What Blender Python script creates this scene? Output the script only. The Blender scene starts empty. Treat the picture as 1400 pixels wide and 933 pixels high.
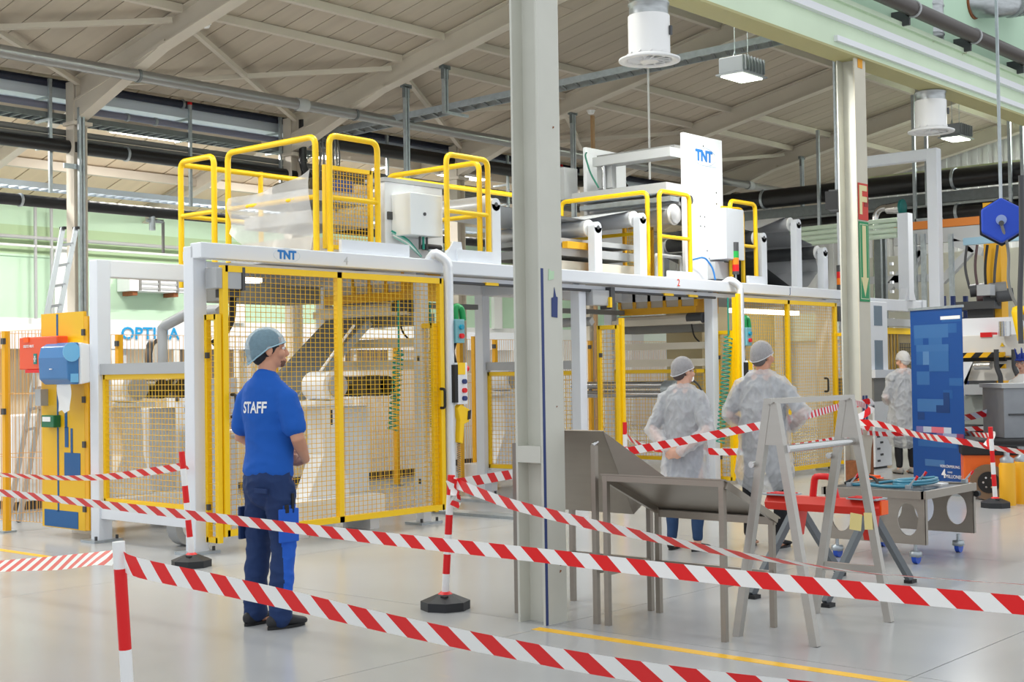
import bpy, bmesh, math, random
from mathutils import Vector, Matrix
random.seed(7)
S = bpy.context.scene
C = S.collection
PI = math.pi
# ---------------------------------------------------------------- camera, world, lights, exposure
# World axes: X runs along the production line, Y from the camera hall into the machine hall, Z up (metres).
CAM = Vector((0, 0, 1.52)); FPX = 1850.0
RU = Vector((0.65648317, 0.00742098, 0.75430417))
RV = Vector((-0.75419351, 0.02620791, 0.65612902))
RZ = Vector((-0.01489962, -0.99962897, 0.02280191))
cam = bpy.data.cameras.new('camera'); camo = bpy.data.objects.new('camera', cam); C.objects.link(camo)
cam.sensor_width = 36; cam.lens = FPX / 1400 * 36; cam.clip_end = 200
m = Matrix(((RU.x, -RU.y, -RU.z, 0), (RV.x, -RV.y, -RV.z, 0), (RZ.x, -RZ.y, -RZ.z, 0), (0, 0, 0, 1)))
camo.matrix_world = Matrix.Translation(CAM) @ m
S.camera = camo
w = bpy.data.worlds.new('world'); S.world = w; w.use_nodes = True
w.node_tree.nodes['Background'].inputs[0].default_value = (0.93, 0.97, 1.0, 1)
w.node_tree.nodes['Background'].inputs[1].default_value = 1.12
def area(name, loc, sx, sy, power, col=(1, 0.985, 0.96), rot=(0, 0, 0)):
    l = bpy.data.lights.new(name, 'AREA'); l.shape = 'RECTANGLE'; l.size = sx; l.size_y = sy; l.energy = power; l.color = col
    o = bpy.data.objects.new(name, l); C.objects.link(o); o.location = loc; o.rotation_euler = rot
    return o
area('hall_fill_light', (8, 3.5, 6.6), 16, 5, 20)  # broad unseen light added over the camera hall, without fixtures
area('hall_fill_light', (22, 3.5, 6.6), 10, 5, 20)  # second added light, farther along the camera hall
S.view_settings.view_transform = 'Standard'; S.view_settings.look = 'None'
S.view_settings.exposure = -0.16; S.view_settings.gamma = 1.0; S.view_settings.use_curve_mapping = False

# ---------------------------------------------------------------- helpers
def ray(x, y):
    q = Vector((x - 700, y - 466.5, FPX)); return Vector((RU.dot(q), RV.dot(q), RZ.dot(q)))
def pv(x, y, v): r = ray(x, y); return CAM + r * (v / r.y)        # point of the plane Y = v
def pu(x, y, u): r = ray(x, y); return CAM + r * (u / r.x)        # point of the plane X = u
def pz(x, y, z=0.0): r = ray(x, y); return CAM + r * ((z - CAM.z) / r.z)
def pd(x, y, d): return CAM + ray(x, y) * (d / FPX)
FWD = Vector((RU.z, RV.z, RZ.z)); RIGHT = Vector((RU.x, RV.x, RZ.x))

MATS = {}
def lin(c):
    f = lambda v: (v / 12.92 if v <= 0.04045 else ((v + 0.055) / 1.055) ** 2.4)
    return tuple(f(v / 255.0) for v in c) + (1.0,)
def mat(name, rgb, rough=0.5, metal=0.0, noise=0.0, nscale=8.0, bump=0.0, emit=0.0, spec=0.5, alpha=1.0, trans=0.0, objrand=0.0, stretch=None, coat=0.0, dirt=None):
    if name in MATS: return MATS[name]
    M = bpy.data.materials.new(name); M.use_nodes = True; nt = M.node_tree; b = nt.nodes['Principled BSDF']
    col = lin(rgb); b.inputs['Base Color'].default_value = col
    b.inputs['Roughness'].default_value = rough; b.inputs['Metallic'].default_value = metal
    b.inputs['Specular IOR Level'].default_value = spec; b.inputs['Alpha'].default_value = alpha
    b.inputs['Transmission Weight'].default_value = trans; b.inputs['Coat Weight'].default_value = coat
    if emit: b.inputs['Emission Color'].default_value = col; b.inputs['Emission Strength'].default_value = emit
    if noise or bump:
        tc = nt.nodes.new('ShaderNodeTexCoord'); n = nt.nodes.new('ShaderNodeTexNoise')
        n.inputs['Scale'].default_value = nscale; n.inputs['Detail'].default_value = 6
        src = tc.outputs['Object']
        if stretch:
            mp = nt.nodes.new('ShaderNodeMapping'); mp.inputs['Scale'].default_value = stretch
            nt.links.new(src, mp.inputs[0]); src = mp.outputs[0]
        nt.links.new(src, n.inputs['Vector'])
        if noise:
            mr = nt.nodes.new('ShaderNodeMapRange'); mr.inputs[1].default_value = 0.3; mr.inputs[2].default_value = 0.7
            mr.inputs[3].default_value = 1 - noise; mr.inputs[4].default_value = 1 + noise * 0.6
            nt.links.new(n.outputs['Fac'], mr.inputs[0])
            mx = nt.nodes.new('ShaderNodeVectorMath'); mx.operation = 'SCALE'; mx.inputs[0].default_value = col[:3]
            nt.links.new(mr.outputs[0], mx.inputs['Scale']); nt.links.new(mx.outputs[0], b.inputs['Base Color'])
            last = mx.outputs[0]
            if dirt:
                n2 = nt.nodes.new('ShaderNodeTexNoise'); n2.inputs['Scale'].default_value = dirt[1]; n2.inputs['Detail'].default_value = 8
                nt.links.new(src, n2.inputs['Vector'])
                rp = nt.nodes.new('ShaderNodeMapRange'); rp.inputs[1].default_value = dirt[2]; rp.inputs[2].default_value = dirt[2] + 0.04
                nt.links.new(n2.outputs['Fac'], rp.inputs[0])
                mm = nt.nodes.new('ShaderNodeMix'); mm.data_type = 'RGBA'; mm.inputs[7].default_value = lin(dirt[0])
                nt.links.new(rp.outputs[0], mm.inputs[0]); nt.links.new(last, mm.inputs[6]); nt.links.new(mm.outputs[2], b.inputs['Base Color'])
        if bump:
            bp = nt.nodes.new('ShaderNodeBump'); bp.inputs['Strength'].default_value = bump; bp.inputs['Distance'].default_value = 0.02
            nt.links.new(n.outputs['Fac'], bp.inputs['Height']); nt.links.new(bp.outputs[0], b.inputs['Normal'])
    if objrand:
        oi = nt.nodes.new('ShaderNodeObjectInfo'); mr = nt.nodes.new('ShaderNodeMapRange')
        mr.inputs[3].default_value = 1 - objrand; mr.inputs[4].default_value = 1 + objrand
        nt.links.new(oi.outputs['Random'], mr.inputs[0])
        mx = nt.nodes.new('ShaderNodeVectorMath'); mx.operation = 'SCALE'
        if b.inputs['Base Color'].links: nt.links.new(b.inputs['Base Color'].links[0].from_socket, mx.inputs[0])
        else: mx.inputs[0].default_value = col[:3]
        nt.links.new(mr.outputs[0], mx.inputs['Scale']); nt.links.new(mx.outputs[0], b.inputs['Base Color'])
    MATS[name] = M
    return M

def thing(name, label, cat, loc=(0, 0, 0), group=None, rotz=0.0):
    o = bpy.data.objects.new(name, None); o.empty_display_size = 0.1; C.objects.link(o); o.location = loc; o.rotation_euler = (0, 0, rotz)
    o['label'] = label; o['category'] = cat
    if group: o['group'] = group
    return o
def tag(o, label, cat, group=None):
    o['label'] = label; o['category'] = cat
    if group: o['group'] = group
    return o
def struct(o): o['kind'] = 'structure'; return o
def stuff(o): o['kind'] = 'stuff'; return o

def world_origin(o):
    p = Vector((0, 0, 0))
    while o is not None: p = p + Vector(o.location); o = o.parent
    return p

class MB:
    """collects shapes in world coordinates; build() links them as ONE mesh object"""
    def __init__(s): s.v = []; s.f = []; s.mi = []; s.cur = 0; s.sm = []
    def add(s, vs, fs, smooth=False):
        b = len(s.v); s.v += [Vector(v) for v in vs]
        for f in fs: s.f.append(tuple(b + i for i in f)); s.mi.append(s.cur); s.sm.append(smooth)
        return s
    def box(s, c, d, rot=None):
        c = Vector(c); x, y, z = d[0] / 2, d[1] / 2, d[2] / 2
        vs = [Vector((sx * x, sy * y, sz * z)) for sz in (-1, 1) for sy in (-1, 1) for sx in (-1, 1)]
        if rot is not None: vs = [rot @ v for v in vs]
        return s.add([c + v for v in vs], [(0, 2, 3, 1), (4, 5, 7, 6), (0, 1, 5, 4), (2, 6, 7, 3), (0, 4, 6, 2), (1, 3, 7, 5)])
    def bb(s, a, b):
        a = Vector(a); b = Vector(b)
        return s.box((a + b) / 2, (abs(b.x - a.x), abs(b.y - a.y), abs(b.z - a.z)))
    def bar(s, p, q, w, h, up=(0, 0, 1)):
        p = Vector(p); q = Vector(q); d = (q - p); L = d.length
        if L < 1e-6: return s
        d.normalize(); up = Vector(up)
        x = d.cross(up)
        if x.length < 1e-4: x = d.cross(Vector((0, 1, 0)))
        x.normalize(); z = x.cross(d)
        r = Matrix((x, d, z)).transposed()
        return s.box((p + q) / 2, (w, L, h), r)
    def cyl(s, p, q, r, n=12, r2=None, caps=True):
        p = Vector(p); q = Vector(q); d = (q - p).normalized(); r2 = r if r2 is None else r2
        a = d.cross(Vector((0, 0, 1)))
        if a.length < 1e-3: a = d.cross(Vector((0, 1, 0)))
        a.normalize(); b = d.cross(a)
        vs = []
        for c, rr in ((p, r), (q, r2)):
            for i in range(n):
                t = 2 * PI * i / n; vs.append(c + a * (math.cos(t) * rr) + b * (math.sin(t) * rr))
        s.add(vs, [(i, (i + 1) % n, n + (i + 1) % n, n + i) for i in range(n)], True)
        if caps: 
            s.add(vs[:n], [tuple(range(n - 1, -1, -1))]); s.add(vs[n:], [tuple(range(n))])
        return s
    def tube(s, pts, r, n=8, fillet=0.0, seg=5, caps=True, closed=False, radii=None):
        P = [Vector(p) for p in pts]
        if fillet > 0 and len(P) > 2:
            out = [P[0]]
            for i in range(1, len(P) - 1):
                a = (P[i - 1] - P[i]); b = (P[i + 1] - P[i]); fl = min(fillet, a.length * 0.49, b.length * 0.49)
                A = P[i] + a.normalized() * fl; B = P[i] + b.normalized() * fl
                for k in range(seg + 1):
                    t = k / seg; out.append(A * (1 - t) ** 2 + P[i] * (2 * t * (1 - t)) + B * t * t)
            out.append(P[-1]); P = out
        m = len(P); vs = []
        T = (P[1] - P[0]).normalized(); nrm = T.cross(Vector((0, 0, 1)))
        if nrm.length < 1e-3: nrm = T.cross(Vector((0, 1, 0)))
        nrm.normalize()
        for i in range(m):
            if closed: T = (P[(i + 1) % m] - P[i - 1])
            else: T = (P[min(i + 1, m - 1)] - P[max(i - 1, 0)])
            if T.length < 1e-9: T = Vector((0, 0, 1))
            T.normalize()
            nrm = nrm - T * nrm.dot(T)
            if nrm.length < 1e-6: nrm = T.orthogonal()
            nrm.normalize(); bn = T.cross(nrm)
            rr = radii[i] if radii else r
            for k in range(n):
                t = 2 * PI * k / n; vs.append(P[i] + nrm * (math.cos(t) * rr) + bn * (math.sin(t) * rr))
        fs = []
        for i in range(m if closed else m - 1):
            j = (i + 1) % m
            for k in range(n): fs.append((i * n + k, i * n + (k + 1) % n, j * n + (k + 1) % n, j * n + k))
        s.add(vs, fs, True)
        if caps and not closed:
            s.add(vs[:n], [tuple(range(n - 1, -1, -1))]); s.add(vs[-n:], [tuple(range(n))])
        return s
    def lathe(s, prof, o, axis=(0, 0, 1), n=20, caps=True):
        o = Vector(o); ax = Vector(axis).normalized(); a = ax.orthogonal().normalized(); b = ax.cross(a)
        vs = []
        for r, z in prof:
            for i in range(n):
                t = 2 * PI * i / n; vs.append(o + ax * z + a * (math.cos(t) * r) + b * (math.sin(t) * r))
        fs = []
        for j in range(len(prof) - 1):
            for i in range(n): fs.append((j * n + i, j * n + (i + 1) % n, (j + 1) * n + (i + 1) % n, (j + 1) * n + i))
        s.add(vs, fs, True)
        if not caps: return s
        if prof[0][0] > 1e-5: s.add(vs[:n], [tuple(range(n - 1, -1, -1))])
        if prof[-1][0] > 1e-5: s.add(vs[-n:], [tuple(range(n))])
        return s
    def prism(s, poly, o, ex, ey, ez):
        """poly of (a,b) extruded: o + a*ex + b*ey, depth vector ez"""
        o = Vector(o); ex = Vector(ex); ey = Vector(ey); ez = Vector(ez); n = len(poly)
        a = [o + ex * p[0] + ey * p[1] for p in poly]; b = [v + ez for v in a]
        s.add(a + b, [tuple(range(n)), tuple(range(2 * n - 1, n - 1, -1))] + [(i, n + i, n + (i + 1) % n, (i + 1) % n) for i in range(n)])
        return s
    def plate_holes(s, L, Hh, holes, o, ex, ey, ez):
        """rectangular plate L x Hh with elliptic holes (cx, rx, cy, ry) in a row"""
        o = Vector(o); ex = Vector(ex); ey = Vector(ey); ez = Vector(ez)
        cuts = [0.0] + [(holes[i][0] + holes[i + 1][0]) / 2 for i in range(len(holes) - 1)] + [L]
        N = 24
        for k, (cx_, rx, cy_, ry) in enumerate(holes):
            x0, x1 = cuts[k], cuts[k + 1]
            inn = []; out = []
            for i in range(N):
                t = 2 * PI * (i + 0.5) / N; c, d = math.cos(t), math.sin(t)
                inn.append((cx_ + rx * c, cy_ + ry * d))
                tx = ((x1 - cx_) / c if c > 0 else (x0 - cx_) / c) if abs(c) > 1e-6 else 1e9
                ty = ((Hh - cy_) / d if d > 0 else (0 - cy_) / d) if abs(d) > 1e-6 else 1e9
                q = min(tx, ty); out.append((cx_ + q * c, cy_ + q * d))
            # force the corners
            for cxn, cyn in ((x0, 0), (x1, 0), (x0, Hh), (x1, Hh)):
                j = min(range(N), key=lambda i: (out[i][0] - cxn) ** 2 + (out[i][1] - cyn) ** 2); out[j] = (cxn, cyn)
            f0 = [o + ex * p[0] + ey * p[1] for p in inn + out]; f1 = [v + ez for v in f0]
            fs = []
            for i in range(N):
                j = (i + 1) % N
                fs += [(i, j, N + j, N + i), (2 * N + i, 3 * N + i, 3 * N + j, 2 * N + j), (i, 2 * N + i, 2 * N + j, j), (N + i, N + j, 3 * N + j, 3 * N + i)]
            s.add(f0 + f1, fs)
        return s
    def build(s, name, material, parent=None, bevel=0.0, origin=None, sharp=35, flat=False):
        me = bpy.data.meshes.new(name)
        o = bpy.data.objects.new(name, me); C.objects.link(o)
        if parent is not None:
            og = world_origin(parent); o.parent = parent; loc = Vector((0, 0, 0))
        else:
            if origin is None:
                xs = [v.x for v in s.v]; ys = [v.y for v in s.v]; zs = [v.z for v in s.v]
                origin = Vector(((min(xs) + max(xs)) / 2, (min(ys) + max(ys)) / 2, min(zs)))
            og = Vector(origin); o.location = og
        me.from_pydata([v - og for v in s.v], [], s.f)
        mats = material if isinstance(material, (list, tuple)) else [material]
        for mm in mats: me.materials.append(mm)
        if len(mats) > 1: me.polygons.foreach_set('material_index', s.mi)
        if any(s.sm) and not flat:
            me.polygons.foreach_set('use_smooth', s.sm)
        me.validate(); me.update()
        if bevel:
            bv = o.modifiers.new('bevel', 'BEVEL'); bv.width = bevel; bv.segments = 2; bv.limit_method = 'ANGLE'; bv.angle_limit = math.radians(40)
        return o

def text_mesh(name, body, size, material, pos, ex, ey, parent=None, extrude=0.002, bold=0.0, align='CENTER', warp=None, xs=1.0):
    """flat lettering: ex = reading direction, ey = up direction of the letters"""
    cu = bpy.data.curves.new(name, 'FONT'); cu.body = body; cu.size = size; cu.align_x = align; cu.align_y = 'CENTER'
    cu.extrude = extrude; cu.offset = bold; cu.resolution_u = 3
    t = bpy.data.objects.new(name, cu); me = eval_mesh(t)
    bpy.data.objects.remove(t); bpy.data.curves.remove(cu)
    ex = Vector(ex).normalized(); ey = Vector(ey).normalized(); ez = ex.cross(ey); pos = Vector(pos)
    og = world_origin(parent) if parent is not None else pos
    for v in me.vertices:
        q = pos + ex * (v.co.x * xs) + ey * v.co.y + ez * v.co.z
        if warp: q = warp(q, v.co.z)
        v.co = q - og
    me.materials.clear(); me.materials.append(material)
    o = bpy.data.objects.new(name, me); C.objects.link(o)
    if parent is not None: o.parent = parent
    else: o.location = og
    return o

TMP = bpy.data.scenes.new('scratch')
def eval_mesh(o):
    """mesh of an object with its modifiers, worked out in an empty scratch scene"""
    TMP.collection.objects.link(o); vl = TMP.view_layers[0]; vl.update(); dg = vl.depsgraph
    me = bpy.data.meshes.new_from_object(o.evaluated_get(dg), depsgraph=dg); TMP.collection.objects.unlink(o); return me
def copy_tree(o, parent=None):
    c = o.copy(); C.objects.link(c); c.parent = parent
    for ch in list(o.children): copy_tree(ch, c)
    return c

# ---------------------------------------------------------------- materials
WHITE = mat('white_paint', (226, 230, 237), 0.35)
WHITE2 = mat('white_panel', (236, 238, 242), 0.4)
CREAM = mat('cream_paint', (222, 214, 198), 0.45)
LGREY = mat('light_grey_paint', (176, 178, 180), 0.45)
MGREY = mat('mid_grey_paint', (128, 128, 126), 0.5)
DGREY = mat('dark_grey', (70, 71, 74), 0.5)
YELLOW = mat('safety_yellow', (252, 205, 10), 0.35)
AMBER = mat('amber_yellow', (238, 176, 24), 0.45)
YPANEL = mat('golden_panel', (236, 186, 20), 0.4)
WIRE = mat('yellow_wire', (236, 190, 40), 0.45)
AWIRE = mat('amber_wire', (226, 172, 88), 0.5)
BLACK = mat('black_rubber', (24, 25, 28), 0.55)
BLACKP = mat('black_pipe', (20, 20, 22), 0.35)
GALV = mat('galvanised_steel', (176, 184, 190), 0.4, metal=0.7, noise=0.12, nscale=14)
DGALV = mat('aged_galvanised', (120, 126, 128), 0.5, metal=0.5, noise=0.1, nscale=14)
STEEL = mat('brushed_stainless', (158, 150, 140), 0.36, metal=0.75, noise=0.035, nscale=3, stretch=(1, 1, 10))
STEELB = mat('bright_stainless', (184, 180, 174), 0.32, metal=0.75, noise=0.03, nscale=3, stretch=(1, 1, 10))
CHROME = mat('polished_steel', (205, 205, 205), 0.16, metal=1.0)
ROLL = mat('roller_steel', (206, 207, 210), 0.32, metal=0.45)
COLP = mat('column_paint', (206, 206, 196), 0.5, noise=0.05, nscale=3, dirt=((120, 96, 70), 3.2, 0.71))
RED = mat('signal_red', (226, 16, 22), 0.4)
PWHITE = mat('post_white', (240, 240, 240), 0.4)
BLUE = mat('royal_blue', (12, 84, 150), 0.5)
# ---------------------------------------------------------------- structure
GREENW = mat('green_wall_paint', (196, 226, 200), 0.7, noise=0.05, nscale=0.8)
GREEND = mat('green_band_paint', (178, 204, 164), 0.7, noise=0.05, nscale=0.8)
WALLW = mat('white_wall_paint', (236, 238, 238), 0.7)
SLAB = mat('floor_epoxy', (180, 181, 181), 0.2, noise=0.04, nscale=0.9, spec=0.4, dirt=((186, 182, 176), 2.3, 0.70))
JOINT = mat('floor_joint', (96, 94, 92), 0.8)
BOARD = mat('ceiling_board', (190, 178, 162), 0.75, noise=0.07, nscale=1.5, stretch=(4, 0.4, 1), objrand=0.045)
STEELP = mat('rafter_paint', (206, 197, 184), 0.6, noise=0.05, nscale=1.2)
YLINE = mat('floor_marking_yellow', (246, 190, 40), 0.45, noise=0.06, nscale=4)

floor = struct(MB().bb((-6, -4, -0.2), (40, 26, -0.006)).build('floor', JOINT))
ucuts = [-6, -1.0, 2.6, 6.30, 10.4, 14.6, 18.8, 23, 27, 31, 36, 40]
vcuts = [-4, -0.4, 2.9, 5.165, 8.9, 12.6, 16.4, 20, 23, 26]
for i in range(len(ucuts) - 1):
    for j in range(len(vcuts) - 1):
        MB().bb((ucuts[i] + .003, vcuts[j] + .003, -0.02), (ucuts[i + 1] - .003, vcuts[j + 1] - .003, 0)).build('slab', SLAB, floor)
MB().bb((6.10, 1.0, 0), (6.18, 5.19, 0.0015)).build('floor_marking', YLINE, floor)
MB().bb((6.08, 9.9, 0), (6.16, 15.5, 0.0015)).build('floor_marking', YLINE, floor)

SL = 0.206
def zc(v): return 9.45 - SL * v      # underside of the ceiling boards over the machine hall
VR = 17.5                            # column row at the low side
ceil = struct(MB().add([(3, 7.9, zc(7.9) + .03), (31, 7.9, zc(7.9) + .03), (31, VR, zc(VR) + .03), (3, VR, zc(VR) + .03), (3, 7.9, zc(7.9) + .25), (31, 7.9, zc(7.9) + .25), (31, VR, zc(VR) + .25), (3, VR, zc(VR) + .25)],
    [(3, 2, 1, 0), (4, 5, 6, 7), (0, 1, 5, 4), (2, 3, 7, 6), (1, 2, 6, 5), (3, 0, 4, 7)]).build('ceiling', mat('ceiling_gap', (96, 86, 74), 0.9)))
bw = 0.40
u = 3.0; proto = None
def slope_board(u0, u1, v0, v1, name, par, z=zc):
    return MB().add([(u0, v0, z(v0)), (u1, v0, z(v0)), (u1, v1, z(v1)), (u0, v1, z(v1)), (u0, v0, z(v0) + .028), (u1, v0, z(v0) + .028), (u1, v1, z(v1) + .028), (u0, v1, z(v1) + .028)],
        [(3, 2, 1, 0), (4, 5, 6, 7), (0, 1, 5, 4), (1, 2, 6, 5), (2, 3, 7, 6), (3, 0, 4, 7)]).build(name, BOARD, par)
k = 0
while u < 30.9:
    cut = [13.95, 14.9, 13.95, 12.4][k % 4]
    slope_board(u + .008, u + bw - .008, 7.95, cut - .004, 'ceiling_board', ceil)
    slope_board(u + .008, u + bw - .008, cut + .004, VR, 'ceiling_board', ceil)
    u += bw; k += 1
def zc2(v): return 6.1 - 0.26 * (v - 17.5)
ann = struct(MB().add([(3, VR, zc2(VR) + .03), (40, VR, zc2(VR) + .03), (40, 22.6, zc2(22.6) + .03), (3, 22.6, zc2(22.6) + .03), (3, VR, zc2(VR) + .2), (40, VR, zc2(VR) + .2), (40, 22.6, zc2(22.6) + .2), (3, 22.6, zc2(22.6) + .2)],
    [(3, 2, 1, 0), (4, 5, 6, 7), (0, 1, 5, 4), (2, 3, 7, 6), (1, 2, 6, 5), (3, 0, 4, 7)]).build('ceiling', MATS['ceiling_gap']))
BOARD2 = mat('annex_board', (226, 206, 178), 0.75, noise=0.05, nscale=1.5, stretch=(4, 0.4, 1), objrand=0.04)
_b = BOARD; BOARD = BOARD2; u = 3.0
while u < 38:
    slope_board(u + .01, u + .58, VR, 22.5, 'ceiling_board', ann, zc2); u += 0.6
BOARD = _b
# rafters over the machine hall and the annex: I-beams across, every four metres
RAFT = [6.6 + 4 * i for i in range(7)]
def ibeam(mb, a, b, hgt, fl, up=(0, 0, 1), tw=0.014, tf=0.02):
    a = Vector(a); b = Vector(b); d = (b - a).normalized(); side = d.cross(Vector(up)).normalized(); n = side.cross(d)
    mb.bar(a + n * (tf / 2), b + n * (tf / 2), fl, tf, n); mb.bar(a + n * (hgt - tf / 2), b + n * (hgt - tf / 2), fl, tf, n)
    mb.bar(a + n * hgt / 2, b + n * hgt / 2, tw, hgt - 2 * tf, n)
for i, ur in enumerate(RAFT):
    mb = MB(); ibeam(mb, (ur, 7.95, zc(7.95) - .36), (ur, VR - 0.1, zc(VR) - .34), 0.34, 0.2)
    # deeper haunch at the column
    mb.prism([(VR - 0.1, zc(VR) - .62), (VR - 0.1, zc(VR) - .3), (VR - 2.3, zc(VR - 2.3) - .3), (VR - 2.3, zc(VR - 2.3) - .345)], (ur - .09, 0, 0), (0, 1, 0), (0, 0, 1), (.18, 0, 0))
    struct(mb.build('trim_%d' % (i + 1), STEELP))
    mb = MB(); ibeam(mb, (ur + .5, VR + .1, zc2(VR) - .3), (ur + .5, 22.5, zc2(22.5) - .3), 0.28, 0.16)
    struct(mb.build('trim_%d' % (i + 11), STEELP))
    mb = MB()
    for sx in (-.1, .1): mb.box((ur + sx, VR, (zc(VR) - .05) / 2), (.02, .2, zc(VR) - .05))
    mb.box((ur, VR, (zc(VR) - .05) / 2), (.2, .014, zc(VR) - .05)); mb.box((ur, VR - .03, zc(VR) - .66), (.3, .3, .05)); mb.box((ur, VR - .11, zc(VR) - .35), (.16, .02, .6))
    struct(mb.build('trim_%d' % (i + 21), STEELP))
# purlins and braces under the boards
n = 40
for v in (9.3, 11.6, 13.9, 14.8):
    for i in range(len(RAFT) - 1):
        if v == 14.8 and i > 4: continue
        a, b = RAFT[i] + .1, RAFT[i + 1] - .1
        struct(MB().box(((a + b) / 2, v, zc(v) - .055), (b - a, .085, .11)).build('trim_%d' % n, STEELP)); n += 1
for i in range(0, 5):
    a, b = RAFT[i], RAFT[i + 1]
    for p, q in (((a + .1, 15.0), (b - .1, 17.3)), ((b - .1, 15.0), (a + .1, 17.3))):
        if i == 1 and q[0] > p[0]: pass
        struct(MB().bar((p[0], p[1], zc(p[1]) - .13), (q[0], q[1], zc(q[1]) - .13), .07, .07).build('trim_%d' % n, STEELP)); n += 1
for v in (19.0, 20.9):
    struct(MB().bb((4, v - .06, zc2(v) - .16), (36, v + .06, zc2(v) - .01)).build('trim_%d' % n, STEELP)); n += 1

# back wall in green bands with a white dado
VB = 22.5
wb = struct(MB().bb((2, VB, 0), (40, VB + .2, 5.1)).build('wall_back', GREENW))
MB().bb((2, VB - .012, 0), (40, VB, 2.62)).build('dado_panel', WALLW, wb)
MB().bb((2, VB - .02, 3.75), (40, VB, 4.28)).build('painted_band', GREEND, wb)
MB().bb((2, VB - .028, 3.72), (40, VB, 3.76)).build('edge_strip', GREENW, wb)
for uu in (13.1, 17.1, 21.1, 25.1):
    MB().bb((uu, VB - .1, 2.6), (uu + .3, VB, 3.9)).build('pilaster', WALLW, wb)
# right gable wall with profiled sheets
CORR = mat('white_profiled_sheet', (214, 214, 216), 0.6)
wr = struct(MB().bb((31.0, 2, 0), (31.2, 23, 9.5)).build('wall_right', CORR))
mb = MB(); v = 2.0
while v < 22: mb.box((30.985, v, 6.2), (.03, .12, 6.4)); v += 0.25
stuff(mb.build('sheet_rib', CORR, wr))
MB().bb((30.9, 2, 2.2), (31, 22, 2.9)).build('window_band', mat('milky_glazing', (222, 232, 226), .3), wr)
# low far wall behind the right-hand machines (closes the right of the view)
FARW = mat('far_wall', (206, 204, 190), 0.7)
# green girder with the partition wall standing on it
GIRD = mat('girder_green', (216, 234, 206), 0.55, noise=0.06, nscale=1.2, dirt=((150, 120, 80), 2.0, 0.72))
GIRDB = mat('girder_underside', (178, 172, 122), 0.6, noise=0.06, nscale=1.0)
VG = 7.87; GB = 5.37
mb = MB(); mb.bb((3, VG - .15, GB + .03), (40, VG + .12, GB + .62)); g = struct(mb.build('wall_partition', GIRD))
MB().bb((3, VG - .17, GB), (40, VG + .16, GB + .03)).build('bottom_flange', GIRDB, g)
MB().bb((3, VG - .05, GB + .62), (40, VG + .1, 8.2)).build('upper_wall', GREENW, g)
MB().bb((14.9, VG - .2, GB + .10), (40, VG - .15, GB + .17)).build('cable_duct', WHITE2, g)
MB().bb((3, VG - .22, GB + .36), (40, VG - .15, GB + .45)).build('cable_duct', WHITE2, g)
MB().bb((3, VG - .2, GB + .60), (40, VG - .15, GB + .66)).build('ledge', GIRD, g)
# ---------------------------------------------------------------- main columns
RUST = mat('rust', (140, 84, 48), 0.8, noise=0.2, nscale=20)
BPAINT = mat('blue_paint_mark', (50, 66, 120), 0.6)
c1 = struct(MB().box((6.34, 5.30, 3.5), (.012, .19, 7.0)).build('trim_90', COLP, origin=(6.34, 5.30, 0)))
# H section: two flanges across Y joined by the web
MB().box((6.34, 5.20, 3.5), (.205, .016, 7.0)).build('flange', COLP, c1)
MB().box((6.34, 5.40, 3.5), (.205, .016, 7.0)).build('flange', COLP, c1)
MB().box((6.29, 5.30, 1.02), (.11, .18, .1)).build('stiffener_plate', COLP, c1)
MB().box((6.25, 5.19, 1.07), (.022, .003, 2.14)).build('blue_stripe', BPAINT, c1)
mb = MB().prism([(0, 0), (.055, -.005), (.06, .12), (.045, .125), (.03, .18), (.022, .12), (.002, .115)], (6.335, 5.188, 1.85), (1, 0, 0), (0, 0, 1), (0, .003, 0)); mb.build('paint_patch', BPAINT, c1)
MB().prism([(0, 0), (.05, .01), (.055, .06), (.03, .055), (.005, .07)], (6.31, 5.188, 2.07), (1, 0, 0), (0, 0, 1), (0, .003, 0)).build('paint_patch', mat('pale_green_patch', (190, 220, 186), .6), c1)
for z, s_ in ((3.0, .012), (.34, .02), (.38, .012), (.3, .014), (1.3, .008)):
    MB().prism([(0, 0), (s_, s_ * .3), (s_ * 1.3, s_), (s_ * .4, s_ * 1.2)], (6.36 + s_, 5.189, z), (1, 0, 0), (0, 0, 1), (0, .002, 0)).build('chip', RUST, c1)
# second column carries the girder
P2 = Vector((15.62, 7.87, 0))
c2 = struct(MB().box((P2.x, P2.y, GB / 2), (.014, .22, GB)).build('trim_91', COLP, origin=P2))
MB().box((P2.x, P2.y - .115, GB / 2), (.30, .018, GB)).build('flange', mat('column_paint_pale', (208, 202, 184), .5, noise=.05, nscale=3, dirt=((130, 80, 50), 2.6, .7)), c2)
MB().box((P2.x, P2.y + .115, GB / 2), (.30, .018, GB)).build('flange', COLP, c2)
MB().box((P2.x - .06, P2.y, .1), (.18, .21, .5)).build('rusty_foot', RUST, c2)
MB().prism([(-.15, 0), (.15, 0), (.15, .62), (.1, .5), (.06, .2), (-.1, .1)], (P2.x, P2.y - .1265, 0), (1, 0, 0), (0, 0, 1), (0, .002, 0)).build('rust_patch', RUST, c2)
for dx in (-.11, -.03):
    MB().box((P2.x + dx + .02, P2.y - .1265, 1.0), (.055, .003, .32)).build('blue_sticker', BPAINT, c2)
MB().box((P2.x, P2.y - .128, GB + .1), (.12, .006, .42)).build('orange_patch', mat('orange_primer', (232, 160, 30), .6), c2)
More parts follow.
